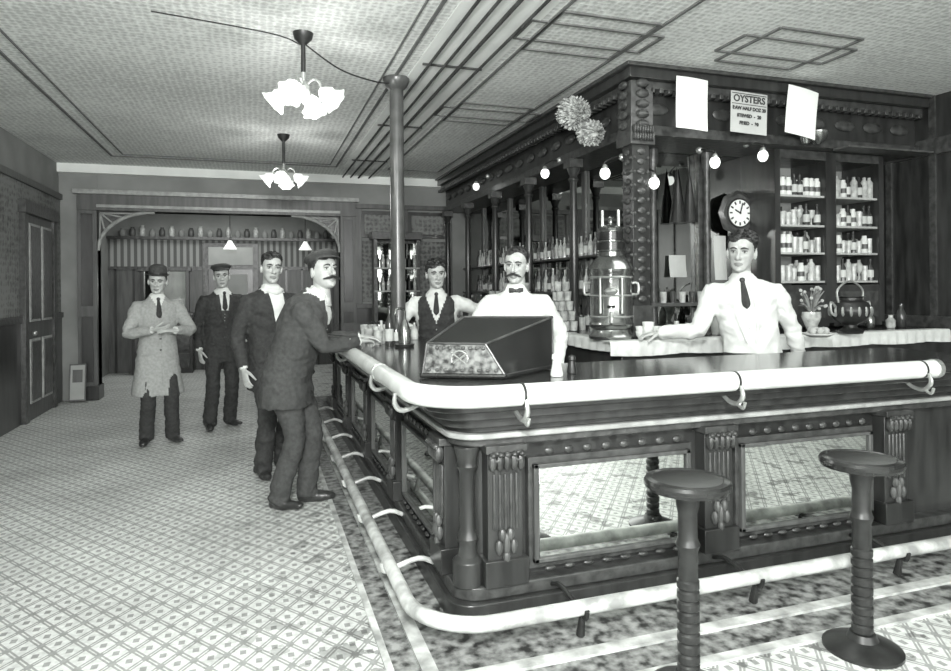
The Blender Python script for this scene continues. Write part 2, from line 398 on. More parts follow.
for xx in (1.07,2.16,3.36):
    b.tube([(xx-.006,ry,1.045),(xx+.006,ry,1.045)],.050,IRON,seg=18)
    b.tube([(xx,ry-.05,1.03),(xx,ry-.06,.98),(xx,ry-.02,.94),(xx,ry+.05,.95),(xx,ry+.1,.99)],[.008,.012,.012,.01,.01],BRASS,seg=8,n=4)
    b.tube([(xx,ry-.02,.945),(xx,ry-.06,.925),(xx,ry-.075,.955)],.008,BRASS,seg=8,n=4)
for yy in (2.95,3.6,5.2):
    b.tube([(rx-.05,yy,1.03),(rx-.05,yy,.98),(rx-.01,yy,.95),(rx+.1,yy,.99)],[.008,.012,.012,.01],BRASS,seg=8,n=4)
b.lathe([(.052,0),(.052,.03),(.03,.045)],(3.45,ry,1.045),BRASS,M=Matrix.Rotation(math.radians(90),3,'Y'))
b.build('bar_rail',bar)
def face_parts(b,M,pil,panels,mirror=True):
    for c in pil:
        wd=.085
        b.bx(c-wd,c+wd,-.05,.03,.15,.78,WOOD,M)
        b.bx(c-wd-.02,c+wd+.02,-.075,.03,.15,.27,WOOD,M)
        for k in range(-2,3): b.tube([(c+k*.027,-.052,.40),(c+k*.027,-.052,.655)],.009,WOOD2,seg=6,M=M)
        b.bx(c-wd-.015,c+wd+.015,-.08,.03,.755,.79,WOOD2,M)
        for k in range(-2,3):
            b.ell((c+k*.034,-.07,.715),(.02,.025,.045),WOOD2,seg=8,rings=6,MM=M)
            b.ell((c+k*.034,-.085,.75),(.016,.02,.014),WOOD2,seg=8,rings=6,MM=M)
        for sg in (-1,1):
            sp=[(c+sg*(.055+.028*math.cos(a)*(1-a/9)),-.085,.735+.028*math.sin(a)*(1-a/9)) for a in [q*.6 for q in range(11)]]
            b.tube(sp,.007,WOODM,seg=6,M=M)
        for k,(dx,dz,rz) in enumerate(((0,0,.055),(-.035,-.01,.035),(.035,-.01,.035),(-.02,.045,.03),(.02,.045,.03),(0,-.055,.03))):
            b.ell((c+dx,-.062,.335+dz),(.018,.018,rz),WOODM,seg=8,rings=6,MM=M)
    for (a,c2) in panels:
        z0,z1=.235,.655
        b.bx(a-.05,c2+.05,-.012,.03,z0-.05,z1+.05,WOOD2,M)
        b.bx(a,c2,-.02,.03,z0,z1,MIRRORP if mirror else WOODM,M)
        for (x0,x1,q0,q1) in ((a-.03,c2+.03,z1,z1+.02),(a-.03,c2+.03,z0-.02,z0),(a-.03,a-.005,z0-.02,z1+.02),(c2+.005,c2+.03,z0-.02,z1+.02)):
            b.bx(x0,x1,-.035,.03,q0,q1,WOODM,M)
        n=int((c2-a)/.09)
        for k in range(n):
            xx=a+(k+.5)*(c2-a)/n
            b.ell((xx,-.03,.185),(.03,.012,.012),WOOD2,seg=8,rings=6,MM=M)
            b.ell((xx,-.03,.735),(.026,.01,.018),WOOD2,seg=8,rings=6,MM=M)
b=MB()
face_parts(b,Matrix.Translation((0,BY,0)),[1.07,2.235,3.44],[(1.25,2.05),(2.42,3.26)])
Ml=Matrix.Translation((BX,0,0))@Matrix.Rotation(math.radians(-90),4,'Z')
pl=[-(3.12+i*1.15) for i in range(5)]
face_parts(b,Ml,pl,[(p-1.15+.2,p-.2) for p in pl if p-1.15>-8.5])
b.lathe([(.07,.15),(.07,.26),(.045,.28),(.04,.33),(.05,.36),(.036,.4),(.036,.66),(.05,.69),(.045,.71),(.06,.78)],(BX+.02,BY+.02,0),WOOD,seg=18)
b.build('bar_panelling',bar,bevel=.003)
b=MB(); fx,fy,fz=.61,2.52,.15; r=.3
path=[(fx,YE,fz),(fx,6,fz),(fx,4.5,fz),(fx,3.4,fz)]
for i in range(11):
    a=math.pi+(math.pi/2)*i/10; path.append((fx+r+r*math.cos(a),fy+r+r*math.sin(a),fz))
path+=[(1.6,fy,fz),(2.6,fy,fz),(4.05,fy,fz)]
b.tube(path,.032,MARBLE,seg=12)
for yy in [3.25+.75*i for i in range(7)]:
    b.tube([(BX-.05,yy,.12),(BX-.13,yy,.15),(fx+.03,yy,fz-.03),(fx-.02,yy,fz-.04),(fx-.035,yy,fz)],.013,MARBLE,seg=8,n=4)
    b.tube([(fx+.01,yy,fz-.03),(fx+.03,yy,.02)],[.012,.02],BRASS,seg=8)
for xx in (1.3,2.2,3.1):
    b.tube([(xx,BY-.05,.12),(xx,BY-.15,.15),(xx,fy+.03,fz-.03),(xx,fy-.02,fz-.04),(xx,fy-.035,fz)],.011,IRON,seg=8,n=4)
    b.tube([(xx,fy+.01,fz-.03),(xx,fy+.03,.02)],[.012,.02],IRON,seg=8)
b.build('foot_rail',bar)

# ---------------------------------------------------------------- stools
def stool(x,y):
    s=MB()
    s.lathe([(.0,.745),(.12,.745),(.15,.752),(.157,.765),(.157,.777),(.15,.788),(.13,.792),(.125,.789),(.0,.789)],(x,y,0),BLACK,seg=36)
    s.lathe([(.045,.735),(.05,.725),(.09,.735),(.09,.746)],(x,y,0),IRON,seg=24)
    prof=[(.15,0),(.15,.012),(.12,.025),(.06,.045),(.048,.07)]
    zz=.07
    for i in range(9):
        prof+=[(.035,zz),(.041,zz+.006),(.041,zz+.03),(.035,zz+.036)]; zz+=.039
    prof+=[(.036,zz),(.036,zz+.10),(.039,zz+.11),(.045,zz+.125),(.039,zz+.14),(.036,zz+.15),(.035,.66),(.042,.69),(.045,.72),(.045,.74)]
    s.lathe(prof,(x,y,0),IRON,seg=24)
    return s.build('bar_stool',sharp=25)
stool(1.51,2.09); stool(2.36,2.10)

CX,CY=1.124,5.45
c=MB(); c.lathe([(.10,BH),(.10,BH+.03),(.075,BH+.05),(.085,BH+.09),(.07,BH+.14),(.062,BH+.2),(.06,BH+.25),(.058,CEIL-.1),(.09,CEIL-.07),(.11,CEIL-.02),(.11,CEIL)],(CX,CY,0),PIPE,seg=24)
c.build('iron_column')

# ---------------------------------------------------------------- back bar
bb=empty('back_bar')
KX,KY=2.9,4.65; BE=5.95
def lout(o,ri):
    return [(KX-o,KY-o),(BE,KY-o),(BE,KY+ri),(KX+ri,KY+ri),(KX+ri,YW-.09),(KX-o,YW-.09)]
b=MB()
b.prism(lout(.35,.4),.1,1.05,WOOD); b.prism(lout(.4,.4),1.05,1.1,BARTOP); b.prism(lout(.3,.4),0,.1,WOOD)
b.prism(lout(.02,.55),2.72,2.80,WOOD2); b.prism(lout(-.02,.55),2.80,3.08,WOOD); b.prism(lout(.06,.55),3.08,3.14,WOOD2); b.prism(lout(.12,.55),3.14,3.22,WOOD); b.prism(lout(.16,.55),3.22,CEIL,WOOD2)
for i in range(70):
    yy=KY+i*.082; b.bx(KX-.1,KX-.02,yy,yy+.04,3.04,3.079,WOOD2)
for i in range(37):
    xx=KX+i*.082; b.bx(xx,xx+.04,KY-.1,KY-.02,3.04,3.079,WOOD2)
for i in range(17):
    yy=KY+.2+i*.33; b.ell((KX+.01,yy,2.94),(.02,.12,.05),WOOD2,seg=8,rings=6)
for i in range(9):
    xx=KX+.2+i*.33; b.ell((xx,KY+.01,2.94),(.12,.02,.05),WOOD2,seg=8,rings=6)
b.bx(KX+.44,KX+.5,KY+.5,YW-.09,1.1,2.72,WOOD); b.bx(KX+.5,BE,KY+.6,KY+.66,1.1,2.72,WOOD)
b.build('carcass',bb,bevel=.005)
b=MB()
MX=KX+.42; MY=KY+.56
b.bx(MX,MX+.02,KY+.58,YW-.1,1.15,2.72,MIRROR)
b.bx(MX,4.4,MY,MY+.02,1.15,2.72,MIRROR)
b.build('mirrors',bb)
b=MB()
def column(x,y,r=.045,big=False):
    if big:
        b.bx(x-.09,x+.09,y-.09,y+.09,1.1,1.35,WOOD2); b.bx(x-.075,x+.075,y-.075,y+.075,1.35,2.72,WOOD)
        for i in range(17):
            zz=1.4+i*.078
            for dx,dy in ((0,-.08),(-.08,0)):
                b.ell((x+dx,y+dy,zz),(.04 if dx==0 else .015,.04 if dy==0 else .015,.028),WOOD2,seg=8,rings=6)
        for i in range(12):
            for q in (-.06,.06): b.ell((x+q,y-.08,1.42+i*.11),.014,WOODM,seg=6,rings=4); b.ell((x-.08,y+q,1.42+i*.11),.014,WOODM,seg=6,rings=4)
        b.bx(x-.11,x+.11,y-.11,y+.11,2.62,2.72,WOOD2)
        for i in range(8):
            for q in (0,1): b.ell((x-.08+(i*.023),y-.12,2.68+q*.06),(.014,.02,.035),WOOD2,seg=6,rings=5)
        b.bx(x-.1,x+.1,y-.1,y+.1,2.72,3.12,WOOD2)
        for i in range(5): 
            b.ell((x,y-.11,2.78+i*.08),(.06,.03,.035),WOOD2,seg=8,rings=6); b.ell((x-.11,y,2.78+i*.08),(.03,.06,.035),WOOD2,seg=8,rings=6)
    else:
        b.bx(x-r-.02,x+r+.02,y-r-.02,y+r+.02,1.1,1.22,WOOD2)
        b.lathe([(r+.01,1.22),(r*.8,1.27),(r,1.32),(r*.9,1.9),(r*.75,2.5),(r+.005,2.53),(r*.8,2.56),(r+.02,2.64)],(x,y,0),WOOD,seg=16)
        b.bx(x-r-.025,x+r+.025,y-r-.025,y+r+.025,2.64,2.72,WOOD2)
column(KX,KY,big=True)
for yy in (5.75,6.85,7.95,9.1,10.15): column(KX,yy); 
for yy in (5.3,6.3,7.4,8.5,9.6): b.bx(MX-.03,MX,yy-.04,yy+.04,1.15,2.72,WOODM)
b.bx(3.87,3.99,MY-.06,MY,1.15,2.72,WOOD2)
for xx in (3.36,3.93): b.lathe([(.05,1.1),(.03,1.18),(.035,1.25),(.028,2.55),(.045,2.6),(.05,2.72)],(xx,MY-.1,0),WOOD2,seg=14)
b.bx(MX-.16,MX,KY+.6,YW-.2,1.42,1.45,WOODM)
b.bx(MX-.16,MX,KY+.6,YW-.2,1.80,1.82,WOODM)
b.bx(MX,4.4,MY-.14,MY,1.32,1.35,WOODM)
b.build('columns',bb,bevel=.003)
# glass cases
b=MB()
rr_=random.Random(3)
for x0,x1 in ((4.42,5.0),(5.06,5.64)):
    y0,y1=KY+.12,KY+.56
    b.bx(x0,x1,y1-.02,y1,1.5,2.7,PLASTER); 
    for x in (x0,x1): b.bx(x-.03,x+.03,y0,y1,1.15,2.719,WOOD)
    b.bx(x0,x1,y0+.001,y1,2.64,2.718,WOOD2)
    # opened glazed door leaf rails
    for zz in (1.52,1.78,2.03,2.3): b.bx(x0,x1,y0+.02,y1,zz,zz+.018,PAPERG)
    b.bx(x0,x1,y0+.002,y1,1.12,1.5,WOOD); b.bx(x0+.06,x1-.06,y0-.01,y0+.01,1.2,1.44,WOOD2)
    for zz in (1.54,1.80,2.05,2.32):
        for row in range(3):
            for i in range(8):
                x=x0+.06+i*(x1-x0-.12)/7+rr_.uniform(-.01,.01); y=y0+.08+row*.12; k=rr_.randrange(6) if zz<2.3 else rr_.choice((2,3,3,2,5))
                if k==0: b.lathe([(.022,0),(.03,.11),(.029,.115)],(x,y,zz),GLASSW,seg=10)
                elif k==1: b.lathe([(.03,0),(.008,.01),(.008,.06),(.03,.09),(.033,.14)],(x,y,zz),GLASSW,seg=10)
                elif k==2:
                    b.lathe([(.03,0),(.03,.12),(.012,.15),(.012,.20)],(x,y,zz),BOTTLE,seg=10); b.lathe([(.0308,.03),(.0308,.1)],(x,y,zz),LABEL,seg=10)
                elif k==3: b.lathe([(.032,0),(.032,.13),(.022,.145),(.022,.165)],(x,y,zz),WHITE,seg=10); b.lathe([(.0326,.04),(.0326,.085)],(x,y,zz),WOODM,seg=10)
                elif k==4: b.lathe([(.028,0),(.03,.07),(.028,.072),(.03,.14)],(x,y,zz),GLASSW,seg=10)
                else: b.lathe([(.034,0),(.034,.15),(.015,.18),(.015,.2)],(x,y,zz),GLASSW,seg=10)
b.build('glass_cases',bb,bevel=0)
b=MB()
def cloth(p0,p1,drop,n,axis):
    vs=[];fs=[]
    rows=[(-.12,1.103),(.0,1.104),(.012,1.09),(.014,1.09-drop*.5),(.014,1.09-drop)]
    p0=V(p0);p1=V(p1);out=V(axis)
    for i in range(n+1):
        t=i/n;p=p0.lerp(p1,t); sc=abs(math.sin(t*n*math.pi/22))
        wv=.008*math.sin(i*1.7)
        for k,(o,zz) in enumerate(rows):
            q=p+out*(o+(wv if k>2 else 0)); z2=zz if k<4 else 1.09-drop*(.88+.12*sc)
            vs.append((q.x,q.y,z2))
    m=len(rows)
    for i in range(n):
        for k in range(m-1): fs.append((i*m+k,i*m+k+1,(i+1)*m+k+1,(i+1)*m+k))
    b.add((vs,fs),WHITE)
cloth((2.42,KY-.402,0),(5.8,KY-.402,0),.10,120,(0,-1,0))
cloth((KX-.402,KY-.3,0),(KX-.402,8.5,0),.08,120,(-1,0,0))
b.build('shelf_cloth',bb)

b=MB()
def bottle(x,y,z,h=.28,r=.036,m=BOTTLE,lab=True):
    b.lathe([(r,0),(r,h*.55),(r*.75,h*.65),(r*.35,h*.75),(r*.32,h*.95),(r*.42,h*.96),(r*.4,h)],(x,y,z),m,seg=12)
    if lab: b.lathe([(r*1.02,h*.12),(r*1.02,h*.42)],(x,y,z),LABEL,seg=12)
for i in range(44):
    yy=5.35+i*.1
    bottle(MX-.08,yy,1.451,.22+.06*R.random(),.03,R.choice((BOTTLE,BOTTLE,GLASSW,MARBD)),R.random()<.6)
    bottle(MX-.08,yy,1.821,.2+.06*R.random(),.028,R.choice((BOTTLE,GLASSW,GLASSW,MARBD)),R.random()<.6)
    if i%2==0: b.lathe([(.028,0),(.034,.12),(.033,.12)],(KX-.02,yy,1.101),GLASSW,seg=10)
    if i%2==1: bottle(KX+.12,yy+.05,1.101,.3,.036,BOTTLE)
b.build('bottle_collection')
b=MB()
for (y0_,n_) in ((5.45,5),(6.4,5),(7.3,4)):
    for lv in range(n_):
        for i in range(n_-lv):
            for k in range(2):
                b.lathe([(.03,0),(.036,.085),(.034,.085),(.028,.006),(0,.006)],(KX-.24+k*.08,y0_+i*.08+lv*.04,1.106+lv*.09),GLASSW,seg=12)
        if lv: b.bx(KX-.28,KX-.12,y0_-.04+lv*.04,y0_+.04+(n_-1)*.08-lv*.04,1.106+lv*.09-.004,1.106+lv*.09-.001,MIRROR)
b.build('tumbler_pyramid')
b=MB()
for i in range(10):
    b.lathe([(.026,0),(.032,.1),(.031,.1)],(3.38+.1*i,MY-.07,1.351),GLASSW if i%2 else BOTTLE,seg=10)
for i in range(14):
    x=3.2+i*.19
    if i in (7,8,9,10): continue
    h=.12+.1*((i*5)%3)/2
    b.lathe([(.03,0),(.04,.02),(.042,h*.6),(.02,h*.8),(.02,h)],(x,KY-.1+.05*(i%2),1.102),(GLASSW,BOTTLE,WHITE,NICKEL)[i%4],seg=12)
b.build('tumbler_collection')
ux,uy=pix(611,300,5.1).x,pix(611,300,5.1).y; Z=1.105
u=MB()
u.lathe([(.17,.0),(.175,.02),(.15,.05),(.145,.07),(.165,.09),(.17,.11),(.16,.13),(.16,.48),(.168,.5),(.172,.53),(.16,.55),(.15,.57),(.13,.6),(.10,.63),(.10,.66),(.11,.67),(.105,.72),(.09,.74),(.09,.82),(.095,.84),(.06,.87),(.02,.885),(.02,.91),(.03,.925),(.0,.94)],(ux,uy,Z),NICKEL,seg=32)
for zz in (.16,.32,.46): u.lathe([(.160,zz),(.168,zz+.008),(.160,zz+.016)],(ux,uy,Z),BRASS,seg=32)
u.lathe([(.103,.67),(.112,.675),(.112,.73),(.103,.735)],(ux,uy,Z),BLACK,seg=32)
u.lathe([(.092,.75),(.1,.755),(.1,.81),(.092,.815)],(ux,uy,Z),BLACK,seg=32)
dc=-V((ux,uy,0)).normalized(); sd=V((-dc.y,dc.x,0))
def up(f,s,z): return V((ux,uy,Z+z))+dc*f+sd*s
u.tube([up(.16,0,.2),up(.22,0,.2),up(.24,0,.17),up(.24,0,.13)],.014,BRASS,seg=8,n=3); u.tube([up(.21,0,.2),up(.21,0,.25)],.008,BRASS,seg=8); u.tube([up(.21,-.03,.25),up(.21,.03,.25)],.009,BLACK,seg=8)
for s in (-.08,.08): u.tube([up(.155,s,.2),up(.165,s,.2),up(.165,s,.46),up(.15,s,.46)],.008,BRASS,seg=8)
for s in (-1,1): u.tube([up(0,s*.155,.42),up(0,s*.2,.42),up(0,s*.2,.34),up(0,s*.155,.34)],.01,BRASS,seg=8,n=3)
for s in (-.06,.06): u.tube([up(.03,s,.72),up(.03,s,.98)],.012,BRASS,seg=8)
u.ell(up(.15,0,.36),(.05,.05,.03),BRASS)
u.build('coffee_urn')
b=MB()
for (uu,dd,hh) in ((648,4.95,3),(657,4.97,2),(641,5.0,2)):
    p=pix(uu,330,dd)
    for k in range(hh): b.lathe([(.02,0),(.04,.03),(.045,.06),(.043,.06),(.035,.03),(.0,.02)],(p.x,p.y,1.106+k*.035),WHITE,seg=14)
b.build('cup_stack')
p=pix(850,310,5.4); kx,ky=p.x,p.y
b=MB(); b.lathe([(.09,0),(.10,.02),(.05,.05),(.05,.07),(.12,.11),(.155,.17),(.155,.2),(.13,.25),(.09,.27),(.09,.29),(.11,.3)],(kx,ky,1.105),IRON,seg=24)
b.tube([V((kx,ky,1.38))+V((-.12,0,-.03)),V((kx-.13,ky,1.46)),V((kx,ky,1.53)),V((kx+.13,ky,1.46)),V((kx+.12,ky,1.35))],.008,BRASS,seg=8,n=5)
for i in range(16):
    a=i*math.pi/8; b.ell((kx+.15*math.cos(a),ky+.15*math.sin(a),1.285),(.014,.014,.04),BRASS,seg=6,rings=5)
for s in (-1,1): b.tube([(kx+s*.15,ky,1.32),(kx+s*.2,ky,1.36),(kx+s*.2,ky,1.28),(kx+s*.15,ky,1.25)],.01,BRASS,seg=8,n=4)
b.build('ornamental_kettle')
p=pix(811,320,5.35); 
b=MB(); b.lathe([(.05,0),(.03,.03),(.06,.1),(.075,.14),(.07,.18)],(p.x,p.y,1.105),GLASSW,seg=16)
for i in range(40):
    a=R.random()*6.28; h=.04+R.random()*.18; rr=.04+R.random()*.09
    q=V((p.x,p.y,1.26)); e=q+V((math.cos(a)*rr,math.sin(a)*rr,h)); b.tube([q,q.lerp(e,.5)+V((0,0,.03)),e],[.002,.009,.002],LEAF,seg=5,n=3)
    if i%2: b.ell(e,.014,PAPERG,seg=6,rings=5)
b.build('potted_fern')
b=MB(); p=pix(818,330,5.03); b.lathe([(.06,0),(.11,.02),(.115,.03),(.0,.025)],(p.x,p.y,1.106),WHITE,seg=20); 
for i in range(6): b.ell((p.x+.05*math.cos(i*1.05),p.y+.05*math.sin(i*1.05),1.155),.028,PAPERG,seg=8,rings=6)
b.build('fruit_plate')
b=MB(); b.bx(4.9,5.9,KY-.2,KY-.03,2.70,2.715,WOODM)
for uu,rr in ((834,.05),(850,.08)):
    p=pix(uu,140,5.45); b.lathe([(.03,0),(rr,.05),(rr*1.15,.11),(rr*1.1,.11),(rr*.8,.04),(0,.02)],(p.x,KY-.12,2.716),NICKEL,seg=20)
b.build('bowl_shelf')
# clock seen reflected in the mirror, built as a solid clock in front
p=pix(736,216,(MY-.06)/ (math.cos(YAW)-math.sin(YAW)*((736-475.5)/664)))
b=MB(); Mr=Matrix.Rotation(math.radians(90),3,'X')
b.lathe([(.0,0),(.20,0),(.215,.03),(.18,.055),(.0,.056)],p,WOOD2,seg=8,M=Mr)
b.lathe([(.125,.05),(.125,.062),(0,.062)],p,PAPER,seg=32,M=Mr)
b.tube([p+V((.132*math.cos(a_),-.062,.132*math.sin(a_))) for a_ in [i*math.pi/16 for i in range(33)]],.008,IRON,seg=8)
for k in range(12):
    a=k*math.pi/6; M=Matrix.Translation(p+V((0,-.064,0)))@Matrix.Rotation(a,4,'Y'); b.bx(-.007,.007,-.003,.003,.086,.115,INK,M)
for a,l in ((.3,.098),(-1.1,.065)):
    M=Matrix.Translation(p+V((0,-.069,0)))@Matrix.Rotation(a,4,'Y'); b.bx(-.006,.006,-.002,.002,-.01,l,INK,M)
b.bx(p.x-.09,p.x+.09,p.y-.04,p.y,p.z-.34,p.z-.17,WOOD2)
b.ell(p+V((0,-.045,-.25)),(.035,.01,.035),BRASS)
b.build('reflected_clock')
def notice(name,u0,v0,u1,v1,Y,tilt=0,m=PAPER,curl=.02):
    k=((u0+u1)/2-475.5)/664; d=Y/(math.cos(YAW)-math.sin(YAW)*k)
    c=pix((u0+u1)/2,(v0+v1)/2,d); w=(u1-u0)/664*d*1.03; h=(v1-v0)/664*d
    M=Matrix.Translation((c.x,Y,c.z))@Matrix.Rotation(tilt,4,'Y')
    q=MB(); n=8; vs=[];fs=[]
    for i in range(n+1):
        for j2 in range(n+1):
            x=(i/n-.5)*w; zz=(j2/n-.5)*h
            vs.append((x,-curl*.6*math.sin(i/n*3.1)-curl*(1-j2/n)**2,zz))
    for i in range(n):
        for j2 in range(n): a0=i*(n+1)+j2; fs.append((a0,a0+n+1,a0+n+2,a0+1))
    q.add((vs,fs),m,M); return q.build(name),M,w,h
FY=KY-.19
notice('wall_notice',675,80,711,132,FY,math.radians(3))
notice('wall_notice',784,91,821,140,FY,math.radians(9))
ob,M,w_,h_=notice('oysters_sign',729,95,772,136,FY,math.radians(2),PAPERG,0)
def text(s,sz,x,zz,M,parent):
    cu=bpy.data.curves.new('lettering','FONT'); cu.body=s; cu.size=sz; cu.align_x='CENTER'; cu.extrude=.001; cu.materials.append(INK); cu.offset=.0022
    o=bpy.data.objects.new('lettering',cu); COL.objects.link(o)
    o.matrix_world=M@Matrix.Translation((x,-.004,zz))@Matrix.Rotation(math.radians(90),4,'X'); o.parent=parent
text('OYSTERS',.078,0,.085,M,ob)
for i,s in enumerate(('RAW HALF DOZ 20','STEWED  -  20','FRIED  -  30')): text(s,.038,0,.02-i*.06,M,ob)
q=MB(); q.bx(-w_/2+.01,w_/2-.01,-.004,-.002,h_/2-.02,h_/2-.014,INK,M); q.bx(-w_/2+.01,w_/2-.01,-.004,-.002,.064,.069,INK,M); o=q.build('rule',ob)
notice('wall_notice',668,257,687,279,MY-.03,0,PAPERG); notice('wall_notice',713,238,727,282,MY-.1,0,PAPERG)
pn=MB()
for u_ in (678,690):
    p=pix(u_,200,(MY-.08)/(math.cos(YAW)-math.sin(YAW)*((u_-475.5)/664)))
    pn.lathe([(0,.3),(.03,.1),(.06,-.12),(.075,-.22),(0,-.22)],p,BLACK,seg=14)
pn.build('conical_flag_pair')

def blamp(x,y,z,dx,dy):
    q=MB(); e=V((x,y,z)); wv=V((x-dx,y-dy,z+.12))
    q.tube([wv,wv.lerp(e,.5)+V((0,0,.05)),e+V((0,0,.07)),e+V((0,0,.03))],.008,IRON,seg=8,n=4)
    q.lathe([(.015,.05),(.025,.03),(.03,.0)],e,BRASS,seg=12); q.ell(e+V((0,0,-.02)),(.042,.042,.05),BULB,seg=14,rings=10)
    q.ell(wv,.03,BRASS); q.build('bracket_lamp')
for (u_,v_,Xp) in ((477,185,2.72),(546,172,2.72),(606,172,2.72)):
    k=(u_-475.5)/664; d=Xp/(math.sin(YAW)+math.cos(YAW)*k); p=pix(u_,v_,d); blamp(p.x,p.y,p.z,-.16,0)
for (u_,v_) in ((655,182),(764,156),(716,162)):
    k=(u_-475.5)/664; d=(KY-.1)/(math.cos(YAW)-math.sin(YAW)*k); p=pix(u_,v_,d); blamp(p.x,p.y,p.z,0,-.2)
b=MB()
for (u_,v_,rr,nn) in ((575,114,.135,420),(592,134,.11,260)):
    p=pix(u_,v_,5.7); b.ell(p,(rr*.75,rr*.75,rr*.75),FEATHER,seg=18,rings=12)
    for i in range(nn):
        a=R.random()*6.28; c0=R.uniform(-1,1); s0=math.sqrt(1-c0*c0); dr=V((s0*math.cos(a),s0*math.sin(a),c0)); ln=R.uniform(.95,1.12)
        sw=dr.cross(V((0,0,1)))*.02
        b.tube([p+dr*rr*.7,p+dr*rr*.9*ln+sw,p+dr*rr*1.02*ln+sw*2],[.010,.011,.003],FEATHER,seg=5)
b.tube([pix(585,130,5.7),pix(608,118,6.0)],.01,IRON)
b.build('feather_decoration')

def chandelier(x,y,zs,n,sp,rot0,sc=1):
    q=MB(); q.lathe([(.02,-.08),(.06,-.04),(.07,0)],(x,y,CEIL),IRON,seg=16)
    q.tube([(x,y,CEIL-.05),(x,y,zs-.02)],.016,IRON,seg=10)
    q.lathe([(.0,-.1),(.02,-.08),(.05,-.03),(.05,.02),(.02,.06),(.02,.12)],(x,y,zs),BRASS,seg=16)
    for i in range(n):
        a=rot0+i*2*math.pi/n; d=V((math.cos(a),math.sin(a),0)); c=V((x,y,zs))
        q.tube([c,c+d*sp*.3+V((0,0,.07)),c+d*sp*.55+V((0,0,.05)),c+d*sp*.62],.009,BRASS,seg=8,n=4)
        ax=(d*.6+V((0,0,-.5))).normalized(); rot=V((0,0,1)).rotation_difference(ax).to_matrix()
        q.lathe([(.025*sc,0),(.05*sc,.03*sc),(.075*sc,.07*sc),(.07*sc,.1*sc),(.1*sc,.15*sc),(.115*sc,.165*sc),(.09*sc,.14*sc),(.03*sc,.05*sc)],c+d*sp*.6,GLOW,seg=30,M=rot,ruf=.16,nr=7)
        q.ell(c+d*sp*.6+ax*.1*sc,.03*sc,BULB)
    q.build('chandelier')
    l=bpy.data.lights.new('lamp_glow','POINT'); l.energy=18*n/4; l.shadow_soft_size=.12; l.color=(1,1,.98)
    o=bpy.data.objects.new('lamp_glow',l); COL.objects.link(o); o.location=(x,y,zs-.25)
chandelier(.32,4.67,2.86,4,.20,math.radians(-25),.8)
chandelier(.31,7.79,2.80,4,.20,math.radians(-10),.75)
w=MB(); w.tube([(.34,4.67,3.17),(.6,4.9,3.10),(.9,5.2,3.13),(CX-.05,CY-.02,3.2)],.006,IRON,seg=6,n=6)
w.tube([(.30,4.67,3.17),(.1,4.6,3.2),(-.6,4.5,3.22)],.005,IRON,seg=6,n=6)
w.build('ceiling_wire')

# ---------------------------------------------------------------- items on bar
BT=BH+.002
A=V((.753,3.09,0));Bp=V((1.10,2.90,0));C=V((1.473,3.177,0));D=V((1.053,3.39,0))
b=MB(); c=(A+Bp+C+D)/4
def lift(p,z,ins=0): q=p.lerp(c,ins); return V((q.x,q.y,z))
bt=[lift(A,BT+.02),lift(Bp,BT+.02),lift(C,BT+.02),lift(D,BT+.02)]
tp=[A+ (D-A)*.10+V((0,0,1.235)),Bp+(C-Bp)*.05+(D-C)*.22+V((0,0,1.235)),C+V((0,0,1.345)),D+V((0,0,1.345))]
vs=bt+tp
b.add((vs,[(0,3,2,1),(1,2,6,5),(2,3,7,6),(3,0,4,7)]),BLACK); b.add((vs,[(0,1,5,4)]),MARBD); b.add((vs,[(4,5,6,7)]),BLACK)
for i,j_ in ((0,1),(1,2),(2,3),(3,0)): b.tube([lift(vs[i],BT+.014,-.02),lift(vs[j_],BT+.014,-.02)],.012,BLACK,seg=8); b.tube([vs[4+i],vs[4+j_]],.006,WOOD2,seg=8)
for i in range(4): b.tube([vs[i],vs[4+i]],.006,WOOD2,seg=8)
n_=(Bp-A).normalized(); out=V((n_.y,-n_.x,0)); fc=(bt[0]+bt[1]+tp[0]+tp[1])/4+out*.004
for k in (-1,1): b.tube([fc+n_*(-.04*k)+V((0,0,-.03)),fc+V((0,0,.0)),fc+n_*(.04*k)+V((0,0,.03))],.005,BRASS,seg=6,n=3)
ring=[fc+n_*.04*math.cos(t_)+V((0,0,.038*math.sin(t_))) for t_ in [i*math.pi/8 for i in range(17)]]; b.tube(ring,.004,BRASS,seg=6)
for k in (0,1):
    for i in range(9):
        f_=(i+.7)/9.4; lo=bt[0].lerp(bt[1],f_); hi=tp[0].lerp(tp[1],f_)
        b.ell(lo.lerp(hi,.14+.72*k)+out*.004,(.011,.011,.009),WOODM,seg=8,rings=6)
b.build('countertop_register')
def shaker(u,v,d,m,nm,s=1):
    p=pix(u,v,d); q=MB(); q.lathe([(.026*s,0),(.028*s,.01),(.02*s,.05*s),(.018*s,.07*s),(.022*s,.075*s),(.02*s,.095*s),(.0,.105*s)],(p.x,p.y,BT),m,seg=14); q.build(nm)
shaker(556,375,3.2,WHITE,'salt_shaker',1.1); shaker(571,371,3.3,IRON,'pepper_shaker',.9)
b=MB()
for (u_,d_,h_) in ((389,5.0,.30),(396,5.15,.22),(381,5.2,.18),(414,5.6,.14)):
    p=pix(u_,340,d_); bottle(p.x,p.y,BT,h_,.032,BOTTLE if h_>.2 else GLASSW)
for i,(u_,d_) in enumerate(((368,5.3),(376,5.6),(372,5.9),(384,5.9),(364,5.9),(378,5.1))):
    p=pix(u_,340,d_); b.lathe([(.028,0),(.038,.11),(.036,.11),(.026,.01),(0,.01)],(p.x,p.y,BT),GLASSW,seg=14)
b.build('bar_glassware')
